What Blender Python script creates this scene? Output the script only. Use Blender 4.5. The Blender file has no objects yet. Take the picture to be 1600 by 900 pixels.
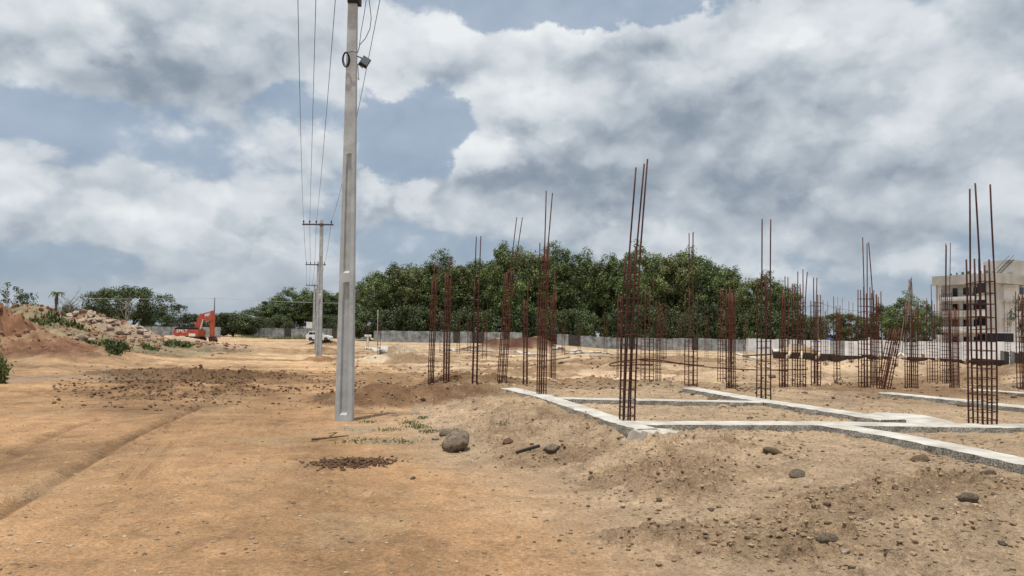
import bpy, bmesh, math, random
import numpy as np
from mathutils import Vector, Matrix
R = math.radians
random.seed(7); RNG = np.random.default_rng(11)
sc = bpy.context.scene
COL = sc.collection

# ---------------------------------------------------------------- camera
F = 1155.0; CY = 481.3; PITCH = R(2.1); ROLL = R(0.7); EYE = 1.65
cam_d = bpy.data.cameras.new('camera'); cam = bpy.data.objects.new('camera', cam_d); COL.objects.link(cam)
cam_d.sensor_width = 36; cam_d.lens = 36*F/1600; cam_d.shift_y = (CY-450)/1600
cam_d.clip_start = .05; cam_d.clip_end = 9000
fw = Vector((0, math.cos(PITCH), math.sin(PITCH))); up0 = Vector((0, -math.sin(PITCH), math.cos(PITCH))); r0 = Vector((1,0,0))
rt = r0*math.cos(ROLL) + up0*math.sin(ROLL); up = up0*math.cos(ROLL) - r0*math.sin(ROLL)
cam.matrix_world = Matrix(((rt.x, up.x, -fw.x, 0), (rt.y, up.y, -fw.y, 0), (rt.z, up.z, -fw.z, EYE), (0,0,0,1)))
sc.camera = cam

# ---------------------------------------------------------------- render settings and exposure
sc.view_settings.view_transform = 'Standard'; sc.view_settings.look = 'None'
sc.view_settings.gamma = 1; sc.view_settings.use_curve_mapping = False
sc.view_settings.exposure = 0.05
sc.render.engine = 'CYCLES'

# ---------------------------------------------------------------- measuring helpers
def ray(px, py):
    return fw + rt*((px-800)/F) - up*((py-CY)/F)
def at_z(px, py, z=0.0):
    d = ray(px, py); t = (z-EYE)/d.z; return Vector((0,0,EYE)) + d*t
def at_d(px, py, D):
    d = ray(px, py); return Vector((0,0,EYE)) + d*(D/d.y)
def top_z(x, y, py):                       # height of the point above (x, y) that is seen at row py
    lo, hi = -5.0, 80.0
    for _ in range(40):
        m = (lo+hi)/2; d = Vector((x, y, m-EYE)); v = CY - F*d.dot(up)/d.dot(fw)
        if v > py: lo = m
        else: hi = m
    return lo

# ---------------------------------------------------------------- sun and sky
SUN_EL = R(80); SUN_AZ = R(206)            # azimuth measured from +Y (ahead) towards +X (right)
sd = bpy.data.lights.new('sun', 'SUN'); sd.energy = 3.7; sd.angle = R(.8); sd.color = (1, .955, .88)
so = bpy.data.objects.new('sun', sd); COL.objects.link(so)
sun_dir = Vector((math.cos(SUN_EL)*math.sin(SUN_AZ), math.cos(SUN_EL)*math.cos(SUN_AZ), math.sin(SUN_EL)))
so.rotation_euler = sun_dir.to_track_quat('Z', 'Y').to_euler(); so.location = (20, 20, 60)

world = bpy.data.worlds.new('World'); sc.world = world; world.use_nodes = True
W = world.node_tree; W.nodes.clear()
def wn(t, **k):
    n = W.nodes.new(t)
    for a, b in k.items(): setattr(n, a, b)
    return n
def wl(a, b): W.links.new(a, b)
def val(sock, v):
    if isinstance(v, bpy.types.NodeSocket): wl(v, sock)
    else: sock.default_value = v
def m_(op, a, b=None, c=None, clamp=False):
    n = wn('ShaderNodeMath', operation=op); n.use_clamp = clamp
    val(n.inputs[0], a)
    if b is not None: val(n.inputs[1], b)
    if c is not None: val(n.inputs[2], c)
    return n.outputs[0]
def v_(op, a, b=None, out=0):
    n = wn('ShaderNodeVectorMath', operation=op); val(n.inputs[0], a)
    if b is not None: val(n.inputs[1], b)
    return n.outputs[out]
def sstep(x, a, b, c=0.0, d=1.0):
    n = wn('ShaderNodeMapRange'); n.interpolation_type = 'SMOOTHSTEP'
    val(n.inputs[0], x); val(n.inputs[1], a); val(n.inputs[2], b); val(n.inputs[3], c); val(n.inputs[4], d)
    return n.outputs[0]
def noise(v, scale, detail, rough=.5, dist=0.0, out='Fac'):
    n = wn('ShaderNodeTexNoise'); wl(v, n.inputs['Vector']); n.inputs['Scale'].default_value = scale
    n.inputs['Detail'].default_value = detail; n.inputs['Roughness'].default_value = rough; n.inputs['Distortion'].default_value = dist
    return n.outputs[out]
tc = wn('ShaderNodeTexCoord'); D0 = v_('NORMALIZE', tc.outputs['Generated'])
sx = wn('ShaderNodeSeparateXYZ'); wl(D0, sx.inputs[0])
az = m_('ARCTAN2', sx.outputs[0], sx.outputs[1]); el = m_('ARCSINE', sx.outputs[2])
ca = wn('ShaderNodeCombineXYZ'); wl(az, ca.inputs[0]); wl(el, ca.inputs[1])
A = ca.outputs[0]
st = wn('ShaderNodeCombineXYZ')             # stretched direction: clouds get flatter near the horizon
wl(sx.outputs[0], st.inputs[0]); wl(sx.outputs[1], st.inputs[1]); wl(m_('MULTIPLY', sx.outputs[2], 1.4), st.inputs[2])
S3 = st.outputs[0]
w1 = v_('SUBTRACT', noise(S3, 3.6, 4, .55, 0, 'Color'), (.5,.5,.5))
A1 = v_('ADD', A, v_('MULTIPLY', w1, (.13,.085,0)))
w2 = v_('SUBTRACT', noise(S3, 17, 5, .6, 0, 'Color'), (.5,.5,.5))
A2 = v_('ADD', A1, v_('MULTIPLY', w2, (.078,.064,0)))
def blob(vec, px, py, rx, ry, sharp=False):
    d = ray(px, py).normalized(); a = math.atan2(d.x, d.y); e = math.asin(d.z)
    q = v_('MULTIPLY', v_('SUBTRACT', vec, (a, e, 0)), (F/rx, F/ry, 0))
    dd = v_('DOT_PRODUCT', q, q, 1)
    if sharp: dd = m_('MULTIPLY', dd, dd)
    return m_('EXPONENT', m_('MULTIPLY', dd, -1.0))
def total(vec, L, start, sharp=False):
    acc = start
    for (px, py, rx, ry, w) in L: acc = m_('MULTIPLY_ADD', blob(vec, px, py, rx, ry, sharp and w > 0), w, acc)
    return acc
COVER = [  # (px, py, rx, ry, weight): where cloud is thick (+) and where blue shows (-)
 (665, 205, 100, 55, -.85), (605, 235, 55, 50, -.45), (940, -12, 230, 40, -1.0), (455, 165, 90, 36, -.32), (70, 165, 140, 45, -.36), (300, 150, 90, 25, -.10),
 (70, 410, 200, 40, -.10), (330, 250, 150, 40, -.10), (300, -20, 60, 20, -.2), (600, 375, 90, 30, -.15),
 (230, 60, 260, 90, .35), (850, 110, 200, 80, .4), (1150, 120, 260, 110, .4), (1450, 90, 220, 120, .3), (45, 290, 70, 50, .3),
 (200, 340, 190, 50, .3), (770, 270, 90, 45, .45), (1000, 320, 260, 70, .35), (590, 315, 45, 32, .4), (665, 315, 45, 45, .25), (1300, 330, 300, 90, .3)]
LIGHT = [  # where cloud is bright (+) and where it is in its own shade (-)
 (75, 28, 85, 34, .22), (20, 265, 52, 36, .30), (240, 100, 170, 50, -.12), (330, 20, 120, 34, -.04), (480, 90, 80, 70, .06), (650, 60, 90, 50, .20), (620, 120, 60, 40, .06),
 (770, 45, 70, 40, .16), (890, 40, 75, 34, .22), (1040, 35, 90, 30, .20), (1120, 85, 90, 40, .12), (1240, 30, 80, 34, .24), (1400, 30, 90, 36, .20), (830, 120, 110, 40, .14),
 (1050, 165, 110, 34, -.08), (870, 205, 110, 24, -.12), (765, 258, 62, 32, .30), (850, 165, 80, 26, .12), (900, 260, 110, 26, .04), (1010, 340, 190, 40, -.17), (1110, 262, 130, 40, -.08),
 (1240, 340, 70, 34, .12), (1280, 130, 130, 50, .0), (1300, 215, 160, 40, .06), (1520, 110, 110, 60, .06), (1550, 300, 120, 60, .08), (1440, 250, 120, 40, -.02),
 (120, 325, 110, 26, .17), (270, 365, 90, 24, .16), (60, 375, 90, 22, -.05), (380, 300, 120, 50, .05), (590, 312, 36, 24, .22), (662, 312, 28, 30, .22), (590, 350, 100, 18, -.05), (300, 215, 120, 22, .05), (420, 355, 60, 20, .08)]
def billow(v, scale, det, smooth=.35):
    n = wn('ShaderNodeTexVoronoi'); n.feature = 'F1'; wl(v, n.inputs['Vector']); n.inputs['Scale'].default_value = scale
    n.inputs['Detail'].default_value = det; n.inputs['Roughness'].default_value = .52; n.inputs['Lacunarity'].default_value = 2.1; n.normalize = False
    return n.outputs['Distance']
S4 = v_('ADD', S3, v_('MULTIPLY', w2, (.055, .055, .055)))
b1 = billow(S4, 4.8, 3); b2 = billow(v_('ADD', S4, (-.008, 0.0, .042)), 4.8, 3)
bil = m_('SUBTRACT', 1.0, b1)                                    # puffs: high in the middle of each cell
fine = noise(S3, 6.0, 8, .5, .1); fine2 = noise(v_('ADD', S3, (-.004, 0, .03)), 6.0, 6, .5, .1)
cov = total(A2, COVER, m_('MULTIPLY_ADD', bil, .42, m_('MULTIPLY_ADD', fine, .9, .26)))
edge = sstep(cov, .57, .76)
mask = m_('MULTIPLY_ADD', edge, .76, .24)
relief = m_('ADD', m_('MULTIPLY', m_('SUBTRACT', b2, b1), .40), m_('MULTIPLY', m_('SUBTRACT', fine, fine2), .50))
relief = m_('MULTIPLY_ADD', bil, .13, relief)
rim = m_('MULTIPLY', m_('SUBTRACT', 1.0, sstep(cov, .66, 1.05)), .10)
lum = total(A2, [(a_, b_, c_, d_, e_*(1.0 if e_ > 0 else .62)) for a_, b_, c_, d_, e_ in LIGHT], m_('ADD', m_('MULTIPLY_ADD', noise(S3, 3.6, 4, .5), .12, .40), m_('ADD', relief, rim)), True)
smx = wn('ShaderNodeMath', operation='SMOOTH_MAX'); wl(lum, smx.inputs[0]); smx.inputs[1].default_value = .24; smx.inputs[2].default_value = .16; lum = smx.outputs[0]
# towards the horizon clouds merge into an even grey-blue
hz = sstep(el, .0, .12)
lum = m_('ADD', m_('MULTIPLY', lum, m_('MULTIPLY_ADD', hz, .8, .2)), m_('MULTIPLY', m_('SUBTRACT', 1.0, hz), .30))
cr = wn('ShaderNodeValToRGB'); e = cr.color_ramp.elements
e[0].position = .14; e[0].color = (.150, .185, .235, 1); e[1].position = .85; e[1].color = (.80, .83, .85, 1)
for p, c in ((.30, (.270, .325, .390)), (.42, (.400, .455, .515)), (.60, (.60, .645, .69))):
    q = cr.color_ramp.elements.new(p); q.color = (*c, 1)
wl(lum, cr.inputs[0])
sky = wn('ShaderNodeTexSky', sky_type='NISHITA'); sky.sun_disc = False; sky.sun_elevation = SUN_EL; sky.sun_rotation = SUN_AZ
sky.dust_density = 2.2; sky.air_density = 1.0
STR = .1
cloud = v_('SCALE', cr.outputs[0]); val(W.nodes[-1].inputs['Scale'], m_('MULTIPLY', m_('MULTIPLY_ADD', sstep(el, .5, 1.2), .75, 1.0), 1/STR))  # clouds high above the view are brightened as added fill light
skyc = wn('ShaderNodeMix', data_type='RGBA', blend_type='MIX')
hazeb = wn('ShaderNodeMix', data_type='RGBA'); hazeb.inputs[0].default_value = .7
wl(sky.outputs[0], hazeb.inputs[6]); hazeb.inputs[7].default_value = (3.0, 3.95, 5.2, 1)
mask2 = m_('MAXIMUM', mask, m_('SUBTRACT', 1.0, sstep(el, .01, .09)))
wl(mask2, skyc.inputs[0]); wl(hazeb.outputs[2], skyc.inputs[6]); wl(cloud, skyc.inputs[7])
bg = wn('ShaderNodeBackground'); bg.inputs[1].default_value = STR; wl(skyc.outputs[2], bg.inputs[0])
wo = wn('ShaderNodeOutputWorld'); wl(bg.outputs[0], wo.inputs[0])
world.cycles.sampling_method = 'MANUAL'; world.cycles.sample_map_resolution = 256

# ---------------------------------------------------------------- materials
def mat(name, base, rough=.85, metal=0.0, var=.25, scale=6.0, bump=.3, bscale=40.0, col2=None, spec=.3, coord='Object', dist=.01, detail=6):
    m = bpy.data.materials.new(name); m.use_nodes = True; n = m.node_tree; b = n.nodes['Principled BSDF']
    b.inputs['Roughness'].default_value = rough; b.inputs['Metallic'].default_value = metal; b.inputs['Specular IOR Level'].default_value = spec
    t = n.nodes.new('ShaderNodeTexCoord'); no = n.nodes.new('ShaderNodeTexNoise'); no.inputs['Scale'].default_value = scale; no.inputs['Detail'].default_value = detail
    no.inputs['Roughness'].default_value = .65
    r = n.nodes.new('ShaderNodeValToRGB'); r.color_ramp.elements[0].position = .32; r.color_ramp.elements[1].position = .68
    c2 = col2 or tuple(c*(1-var*1.3) for c in base); c1 = tuple(min(1, c*(1+var*.6)) for c in base)
    r.color_ramp.elements[0].color = (*c2, 1); r.color_ramp.elements[1].color = (*c1, 1)
    L = n.links.new; L(t.outputs[coord], no.inputs['Vector']); L(no.outputs['Fac'], r.inputs[0]); L(r.outputs[0], b.inputs['Base Color'])
    if bump:
        n2 = n.nodes.new('ShaderNodeTexNoise'); n2.inputs['Scale'].default_value = bscale; n2.inputs['Detail'].default_value = 5
        bp = n.nodes.new('ShaderNodeBump'); bp.inputs['Strength'].default_value = bump; bp.inputs['Distance'].default_value = dist
        L(t.outputs[coord], n2.inputs['Vector']); L(n2.outputs['Fac'], bp.inputs['Height']); L(bp.outputs[0], b.inputs['Normal'])
    return m
M = {}
M['rust']   = mat('rusty_steel', (.120, .040, .022), .8, .0, .5, 9, .3, 200, (.042, .016, .012))
M['rustdk'] = mat('dark_rusty_steel', (.085, .027, .018), .75, .0, .45, 7, .3, 200, (.025, .011, .010))
M['conc']   = mat('weathered_concrete', (.46, .485, .49), .9, 0, .22, 3.0, .35, 60)
M['conc_new'] = mat('plinth_concrete', (.50, .475, .425), .95, 0, .25, 2.2, .35, 60, (.32, .285, .23), dist=.008)
M['plaster'] = mat('white_plaster', (.80, .79, .76), .9, 0, .06, 8, .2, 50)
M['steel']  = mat('galvanised_steel', (.10, .105, .11), .5, .5, .2, 20, .1, 80)
M['porcelain'] = mat('brown_porcelain', (.05, .025, .02), .3, 0, .1, 20, 0)
M['cable']  = mat('black_cable', (.016, .016, .018), .6, 0, .1, 20, 0)
M['alu']    = mat('weathered_wire', (.09, .10, .11), .5, .3, .2, 2, 0)
M['paper']  = mat('pale_wire', (.42, .43, .42), .6, 0, .1, 2, 0)
M['bark']   = mat('bark', (.095, .075, .055), .95, 0, .4, 3, .6, 20)
M['palebark'] = mat('pale_bark', (.26, .235, .20), .95, 0, .35, 3, .6, 20)
M['wood']   = mat('raw_timber', (.42, .33, .22), .85, 0, .3, 5, .3, 30)
M['wooddk'] = mat('dark_shaded_board', (.060, .045, .035), .8, 0, .5, 3, .3, 20)  # formwork boards: the shade on them is put into this dark colour
M['red']    = mat('red_machine_paint', (.46, .075, .032), .55, 0, .35, 2.5, .1, 20, (.27, .06, .035), spec=.5)
M['black']  = mat('black_rubber', (.018, .018, .018), .8, 0, .2, 8, .2, 20)
M['glass']  = mat('dark_glass', (.012, .015, .018), .08, 0, .1, 4, 0, spec=.6)
M['white']  = mat('white_paint', (.78, .78, .77), .35, 0, .06, 3, 0, spec=.5)
M['clear']  = mat('lamp_glass', (.55, .56, .55), .15, 0, .05, 4, 0, spec=.6)
M['cream']  = mat('cream_render', (.47, .45, .415), .92, 0, .2, .35, .2, 6)
M['whitew'] = mat('white_render', (.68, .68, .66), .92, 0, .12, .5, .2, 6)
M['sheet']  = mat('galvanised_sheet', (.36, .375, .375), .55, .2, .35, .9, 0, 4, (.12, .125, .12))
M['sheetw'] = mat('pale_sheet', (.80, .81, .82), .55, .0, .2, .8, 0, 4)
M['sheetd'] = mat('dark_sheet', (.07, .066, .06), .6, .2, .4, 1.5, 0, 4)
M['boardbk'] = mat('navy_board', (.012, .015, .022), .6, 0, .1, 3, 0)
M['blue']   = mat('blue_plastic', (.020, .035, .20), .5, 0, .15, 3, 0)
M['orange'] = mat('orange_cloth', (.75, .22, .02), .8, 0, .25, 4, .4, 20)
M['rock']   = mat('grey_rock', (.25, .195, .135), .95, 0, .5, 3.4, 1.0, 14, (.09, .07, .048), dist=.03)
M['rockdk'] = mat('dark_rock', (.19, .13, .08), .95, 0, .4, 5, .8, 16, dist=.03)
M['rockpale'] = mat('pale_rock', (.38, .31, .24), .95, 0, .4, 1.4, .7, 6, (.20, .13, .09), dist=.03)
M['clod']   = mat('dark_soil_clod', (.135, .078, .045), 1, 0, .4, 9, .6, 50)
M['pebble'] = mat('pebble', (.36, .27, .175), .95, 0, .5, 1.7, .4, 60, (.12, .085, .055), detail=2)
M['weed']   = mat('weed_leaf', (.12, .145, .05), .9, 0, .45, 1.5, 0, 4)
M['twig']   = mat('dry_twig', (.17, .115, .07), .9, 0, .4, 14, .4, 80)
M['aggregate'] = mat('rough_concrete_side', (.34, .31, .26), .98, 0, .3, 48, .9, 60, (.055, .048, .04), dist=.02, detail=3)
M['propwood'] = mat('pale_timber', (.62, .52, .38), .85, 0, .2, 5, .2, 30)
M['crumb'] = mat('sand_crumb', (.32, .228, .135), 1, 0, .45, 3, .5, 50, detail=3)
M['lump'] = mat('red_earth_lump', (.17, .076, .042), 1, 0, .45, .8, .6, 9, (.235, .135, .085), detail=3)
def leaf_mat(name, c, c2):
    m = mat(name, c, .55, 0, .5, .55, 0, 4, c2, spec=.25, detail=7)
    n = m.node_tree; b = n.nodes['Principled BSDF']; L = n.links.new
    at = n.nodes.new('ShaderNodeAttribute'); at.attribute_name = 'tone'
    oi = n.nodes.new('ShaderNodeObjectInfo')
    mr = n.nodes.new('ShaderNodeMapRange'); L(at.outputs['Fac'], mr.inputs[0]); mr.inputs[3].default_value = .45; mr.inputs[4].default_value = 1.65
    mr2 = n.nodes.new('ShaderNodeMapRange'); L(oi.outputs['Random'], mr2.inputs[0]); mr2.inputs[3].default_value = .8; mr2.inputs[4].default_value = 1.2
    mu = n.nodes.new('ShaderNodeMath'); mu.operation = 'MULTIPLY'; L(mr.outputs[0], mu.inputs[0]); L(mr2.outputs[0], mu.inputs[1])
    vs = n.nodes.new('ShaderNodeVectorMath'); vs.operation = 'SCALE'; src = b.inputs['Base Color'].links[0].from_socket
    L(src, vs.inputs[0]); L(mu.outputs[0], vs.inputs['Scale']); L(vs.outputs[0], b.inputs['Base Color'])
    return m
M['leaf']  = leaf_mat('dense_foliage', (.118, .152, .048), (.060, .088, .029))
M['leafd'] = leaf_mat('dark_foliage', (.075, .098, .036), (.040, .058, .024))
M['leafo'] = leaf_mat('olive_foliage', (.135, .148, .054), (.072, .090, .033))

# ---------------------------------------------------------------- object helpers
def tag(o, label, cat, group=None, kind=None):
    if label: o['label'] = label
    if cat: o['category'] = cat
    if group: o['group'] = group
    if kind: o['kind'] = kind
    return o
def empty(name, loc, label, cat, group=None, rz=0.0):
    o = bpy.data.objects.new(name, None); COL.objects.link(o); o.location = loc; o.rotation_euler = (0,0,rz); o.empty_display_size = .1
    return tag(o, label, cat, group)
def link(name, me, material=None, parent=None, loc=None):
    o = bpy.data.objects.new(name, me); COL.objects.link(o)
    if material: me.materials.clear(); me.materials.append(material)
    if parent: o.parent = parent
    if loc is not None: o.location = loc
    return o
class MB:
    def __init__(s): s.v = []; s.f = []
    def add(s, vs, fs):
        k = len(s.v); s.v += [tuple(v) for v in vs]; s.f += [tuple(i+k for i in f) for f in fs]; return s
    def box(s, a, b, bev=0):
        x0,y0,z0 = a; x1,y1,z1 = b
        return s.add([(x0,y0,z0),(x1,y0,z0),(x1,y1,z0),(x0,y1,z0),(x0,y0,z1),(x1,y0,z1),(x1,y1,z1),(x0,y1,z1)],
                     [(3,2,1,0),(4,5,6,7),(0,1,5,4),(1,2,6,5),(2,3,7,6),(3,0,4,7)])
    def obox(s, p, q, w, h):               # a box running from p to q
        p = Vector(p); q = Vector(q); d = (q-p).normalized(); a = Vector((0,0,1)) if abs(d.z) < .9 else Vector((1,0,0))
        u = d.cross(a).normalized()*w/2; v = u.cross(d).normalized()*h/2
        return s.add([p-u-v,p+u-v,p+u+v,p-u+v,q-u-v,q+u-v,q+u+v,q-u+v],[(3,2,1,0),(4,5,6,7),(0,1,5,4),(1,2,6,5),(2,3,7,6),(3,0,4,7)])
    def tube(s, pts, rad, n=6, cap=True):
        pts = [Vector(p) for p in pts]; rs = rad if isinstance(rad, (list, tuple)) else [rad]*len(pts)
        vs = []; fs = []; prev = None
        for i, p in enumerate(pts):
            d = (pts[min(i+1, len(pts)-1)] - pts[max(i-1, 0)]).normalized()
            if prev is None:
                a = Vector((0,0,1)) if abs(d.z) < .9 else Vector((1,0,0)); u = d.cross(a).normalized()
            else: u = (prev - d*prev.dot(d)).normalized()
            prev = u; v = d.cross(u)
            for k in range(n):
                t = 2*math.pi*k/n; vs.append(p + (u*math.cos(t) + v*math.sin(t))*rs[i])
        for i in range(len(pts)-1):
            for k in range(n):
                k2 = (k+1) % n; fs.append((i*n+k, i*n+k2, (i+1)*n+k2, (i+1)*n+k))
        if cap: fs.append(tuple(range(n))[::-1]); fs.append(tuple((len(pts)-1)*n+k for k in range(n)))
        return s.add(vs, fs)
    def prism(s, prof, y0, y1):            # profile in x,z extruded along y
        n = len(prof); vs = [(x, y0, z) for x, z in prof] + [(x, y1, z) for x, z in prof]
        fs = [tuple(range(n)), tuple(range(2*n-1, n-1, -1))] + [(i, i+n, (i+1) % n + n, (i+1) % n) for i in range(n)]
        return s.add(vs, fs)
    def mesh(s, name, smooth=False, bevel=0):
        me = bpy.data.meshes.new(name); me.from_pydata(s.v, [], s.f)
        bm = bmesh.new(); bm.from_mesh(me); bmesh.ops.recalc_face_normals(bm, faces=bm.faces)
        if bevel: bmesh.ops.bevel(bm, geom=list(bm.edges), offset=bevel, segments=2, affect='EDGES', profile=.6)
        for f in bm.faces: f.smooth = smooth
        bm.to_mesh(me); bm.free(); return me
    def build(s, name, m, parent=None, smooth=False, bevel=0, loc=None):
        return link(name, s.mesh(name, smooth, bevel), m, parent, loc)
def np_mesh(name, V, Q, smooth=True):
    me = bpy.data.meshes.new(name); k = Q.shape[1]
    me.vertices.add(len(V)); me.vertices.foreach_set('co', np.ascontiguousarray(V, dtype=np.float32).ravel())
    me.loops.add(Q.size); me.loops.foreach_set('vertex_index', np.ascontiguousarray(Q, dtype=np.int32).ravel())
    me.polygons.add(len(Q)); me.polygons.foreach_set('loop_start', np.arange(0, Q.size, k, dtype=np.int32))
    me.polygons.foreach_set('use_smooth', np.full(len(Q), smooth)); me.update(calc_edges=True); return me

# ---------------------------------------------------------------- numpy noise
def _h(ix, iy, s):
    n = (ix.astype(np.int64)*374761393 + iy.astype(np.int64)*668265263 + s*1442695041) & 0xffffffff
    n = ((n ^ (n >> 13))*1274126177) & 0xffffffff
    return ((n ^ (n >> 16)) & 0xffffff)/float(0xffffff)
def vnoise(x, y, s=0):
    ix = np.floor(x); iy = np.floor(y); fx = x-ix; fy = y-iy; fx = fx*fx*fx*(fx*(fx*6-15)+10); fy = fy*fy*fy*(fy*(fy*6-15)+10)
    a = _h(ix,iy,s); b = _h(ix+1,iy,s); c = _h(ix,iy+1,s); d = _h(ix+1,iy+1,s)
    return (a*(1-fx)+b*fx)*(1-fy)+(c*(1-fx)+d*fx)*fy
def fbm(x, y, s=0, o=5, g=.5):
    t = 0; a = 1; n = 0
    for i in range(o):
        t = t + a*(vnoise(x, y, s+i*17)-.5); n += a; a *= g; x, y = 1.93*(x*.8-y*.6)+7.1, 1.93*(x*.6+y*.8)+3.3
    return t/n*2                                             # about -1..1
def ridged(x, y, s=0, o=4):
    t = 0; a = 1; n = 0
    for i in range(o):
        t = t + a*(1-abs(2*vnoise(x, y, s+i*13)-1)*2).clip(-1,1); n += a; a *= .55; x, y = 2.03*(x*.8-y*.6)+1.7, 2.03*(x*.6+y*.8)+9.2
    return t/n
def ss(x, a, b): t = np.clip((x-a)/(b-a), 0, 1); return t*t*(3-2*t)
def pdist(x, y, P):                                          # distance to a polyline
    best = np.full(np.shape(x), 1e9)
    for (ax, ay), (bx, by) in zip(P[:-1], P[1:]):
        dx, dy = bx-ax, by-ay; t = np.clip(((x-ax)*dx+(y-ay)*dy)/(dx*dx+dy*dy), 0, 1)
        best = np.minimum(best, np.hypot(x-ax-t*dx, y-ay-t*dy))
    return best
def inside(x, y, P):
    r = np.zeros(np.shape(x), bool); n = len(P)
    for i in range(n):
        ax, ay = P[i]; bx, by = P[(i+1) % n]
        c = ((ay > y) != (by > y)) & (x < (bx-ax)*(y-ay)/((by-ay) if by != ay else 1e-9)+ax); r ^= c
    return r
def g2(x, y, cx, cy, rx, ry, rot=0.0, p=1.0):
    c, s = math.cos(rot), math.sin(rot); u = ((x-cx)*c+(y-cy)*s)/rx; v = (-(x-cx)*s+(y-cy)*c)/ry
    return np.exp(-(u*u+v*v)**p)
def xy(p): return (p.x, p.y)
def pl(L, z=0.0): return [xy(at_z(a, b, z)) for a, b in L]

# ---------------------------------------------------------------- the lie of the land
PLAT = .35
FOOT = pl([(640, 612), (636, 640), (668, 668), (690, 700), (735, 722), (860, 735), (960, 790), (1110, 893), (1240, 1010)])   # toe of the sand bank beside the road
TOPL = pl([(752, 600), (785, 601), (880, 640), (962, 664), (1040, 684), (1250, 702), (1420, 735), (1640, 800)], PLAT)  # edge of the built-up platform
HIGH = TOPL + [(30, 4.5), (60, 10), (60, 20.8)] + pl([(1610, 609), (1300, 608), (1100, 606)], PLAT) + [(.6, 20.4)]
ANY = FOOT + [(30, 2), (70, 6), (70, 24), (14, 24), (0, 23.5), (-2.4, 21.5)]
RUT1 = pl([(-200, 905), (0, 803), (110, 738), (215, 678), (300, 642), (345, 615)])
RUT2 = pl([(180, 760), (235, 700), (262, 668), (285, 640)]); RUT3 = pl([(205, 760), (262, 700), (290, 668)])
RUT4 = pl([(-60, 760), (60, 690), (110, 668), (160, 655)]); RUT6 = pl([(330, 905), (350, 800), (372, 720), (395, 660), (405, 620)]); RUT7 = pl([(90, 905), (190, 800), (262, 730), (330, 668), (368, 630)]); RUT5 = pl([(600, 905), (560, 800), (500, 720), (430, 640), (420, 590)])
def C(px, D): return (px-800)/F*D
MOUNDS = [  # cx, cy, rx, ry, rot, height, roughness, soil
 (-31.0, 36, 7.0, 4.6, .25, 5.2, .9, 'red'), (C(22,47), 48, 4.2, 4, .1, 2.9, .4, 'green'),
 (C(150,75), 75, 6.0, 4, 0, 2.3, .5, 'red'), (C(110,78), 79, 4.6, 4, 0, 2.2, .5, 'red'), (C(205,73), 73, 4, 3, 0, 1.1, .5, 'rubble'),
 (C(105,44), 45, 4.2, 3.0, 0, .9, .5, 'green'), (C(165,52), 52, 4.6, 2.6, 0, .85, .45, 'green'), (C(232,60), 60, 5.5, 2.4, 0, .75, .45, 'green'), (C(295,66), 66, 4, 2.4, 0, .55, .4, 'rubble'),
 (C(262,92), 92, 4.5, 2.5, 0, 1.0, .4, 'sand'), (C(300,88), 88, 3, 2, 0, .6, .4, 'rubble'), (C(350,70), 70, 4, 3, 0, .35, .4, 'road'),
 (C(240,27.5), 27.5, 1.9, 1.2, 0, .22, .2, 'dark'), (C(330,26), 26, 2.4, 1.3, 0, .16, .3, 'dark'),
 (C(506,41.5), 41.3, .95, .7, 0, .36, .15, 'dark'), (C(486,42), 42, .45, .4, 0, .2, .15, 'dark'), (C(503,63), 63, 1.1, .8, 0, .45, .2, 'dark'), (C(512,92), 92, 2.6, 1.2, 0, .7, .2, 'dark'), (C(455,60), 60, 2.2, 1, 0, .25, .2, 'road'),
 (C(640,16.6), 17.2, 2.1, 1.0, .0, .33, .5, 'dark'), (C(590,17), 16.6, 1.1, .7, .0, .15, .5, 'dark'), (C(700,20), 20.5, 1.5, 1.0, .2, .30, .4, 'dark'),
 (C(622,46), 46, 1.35, 1.3, 0, .95, .25, 'pale'), (C(655,43), 43, 1.8, 1.4, 0, .5, .3, 'pale'), (C(600,41), 41, 1.5, .9, 0, .35, .3, 'pale'),
 (C(812,73), 73, 2.6, 2, 0, 1.35, .2, 'maroon'), (C(758,74), 74, 2.4, 1.4, 0, .5, .2, 'maroon'), (C(776,76), 76.5, 1.5, 1.6, 0, 1.15, .2, 'pale'), (C(850,73), 73, 1.7, 1.4, 0, .8, .2, 'maroon'),
 (C(905,31), 31, 3.0, 1.5, 0, .35, .3, 'sand'), (C(990,38), 38, 4.0, 1.6, 0, .5, .3, 'sand'), (C(1060,40), 40, 4, 1.6, .1, .45, .3, 'pale'), (C(930,23), 23.2, 1.3, .9, 0, .25, .3, 'sand'), (C(1165,27), 27, 2, 1.1, 0, .35, .3, 'sand'),
 (C(1230,36), 36, 4, 1.8, 0, .45, .25, 'sand'), (C(1380,34), 34, 4, 1.6, 0, .40, .25, 'sand'), (C(1500,33), 33, 4, 1.6, 0, .42, .25, 'sand'), (C(1600,29), 29, 3.0, 3, 0, .62, .3, 'sand'),
 (C(1245,60), 60, 2.0, 1.6, 0, 1.3, .2, 'pale'),
 (C(1095,7.6), 7.7, .65, .35, .3, 0.180, .7, 'churn'), (C(1060,5.9), 6.0, .6, .22, .0, 0.075, .8, 'churn'), (C(1200,5.7), 5.7, .7, .3, -.2, 0.150, .8, 'churn'), (C(1330,6.4), 6.4, .8, .35, .2, 0.150, .7, 'churn'), (C(1500,6.6), 6.6, .6, .3, .2, .060, .6, 'churn'),
 (C(850,9.5), 9.6, .7, .35, 0, .07, .5, 'churn'), (C(1000,8.3), 8.3, .6, .4, 0, .05, .5, 'churn')]
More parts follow.
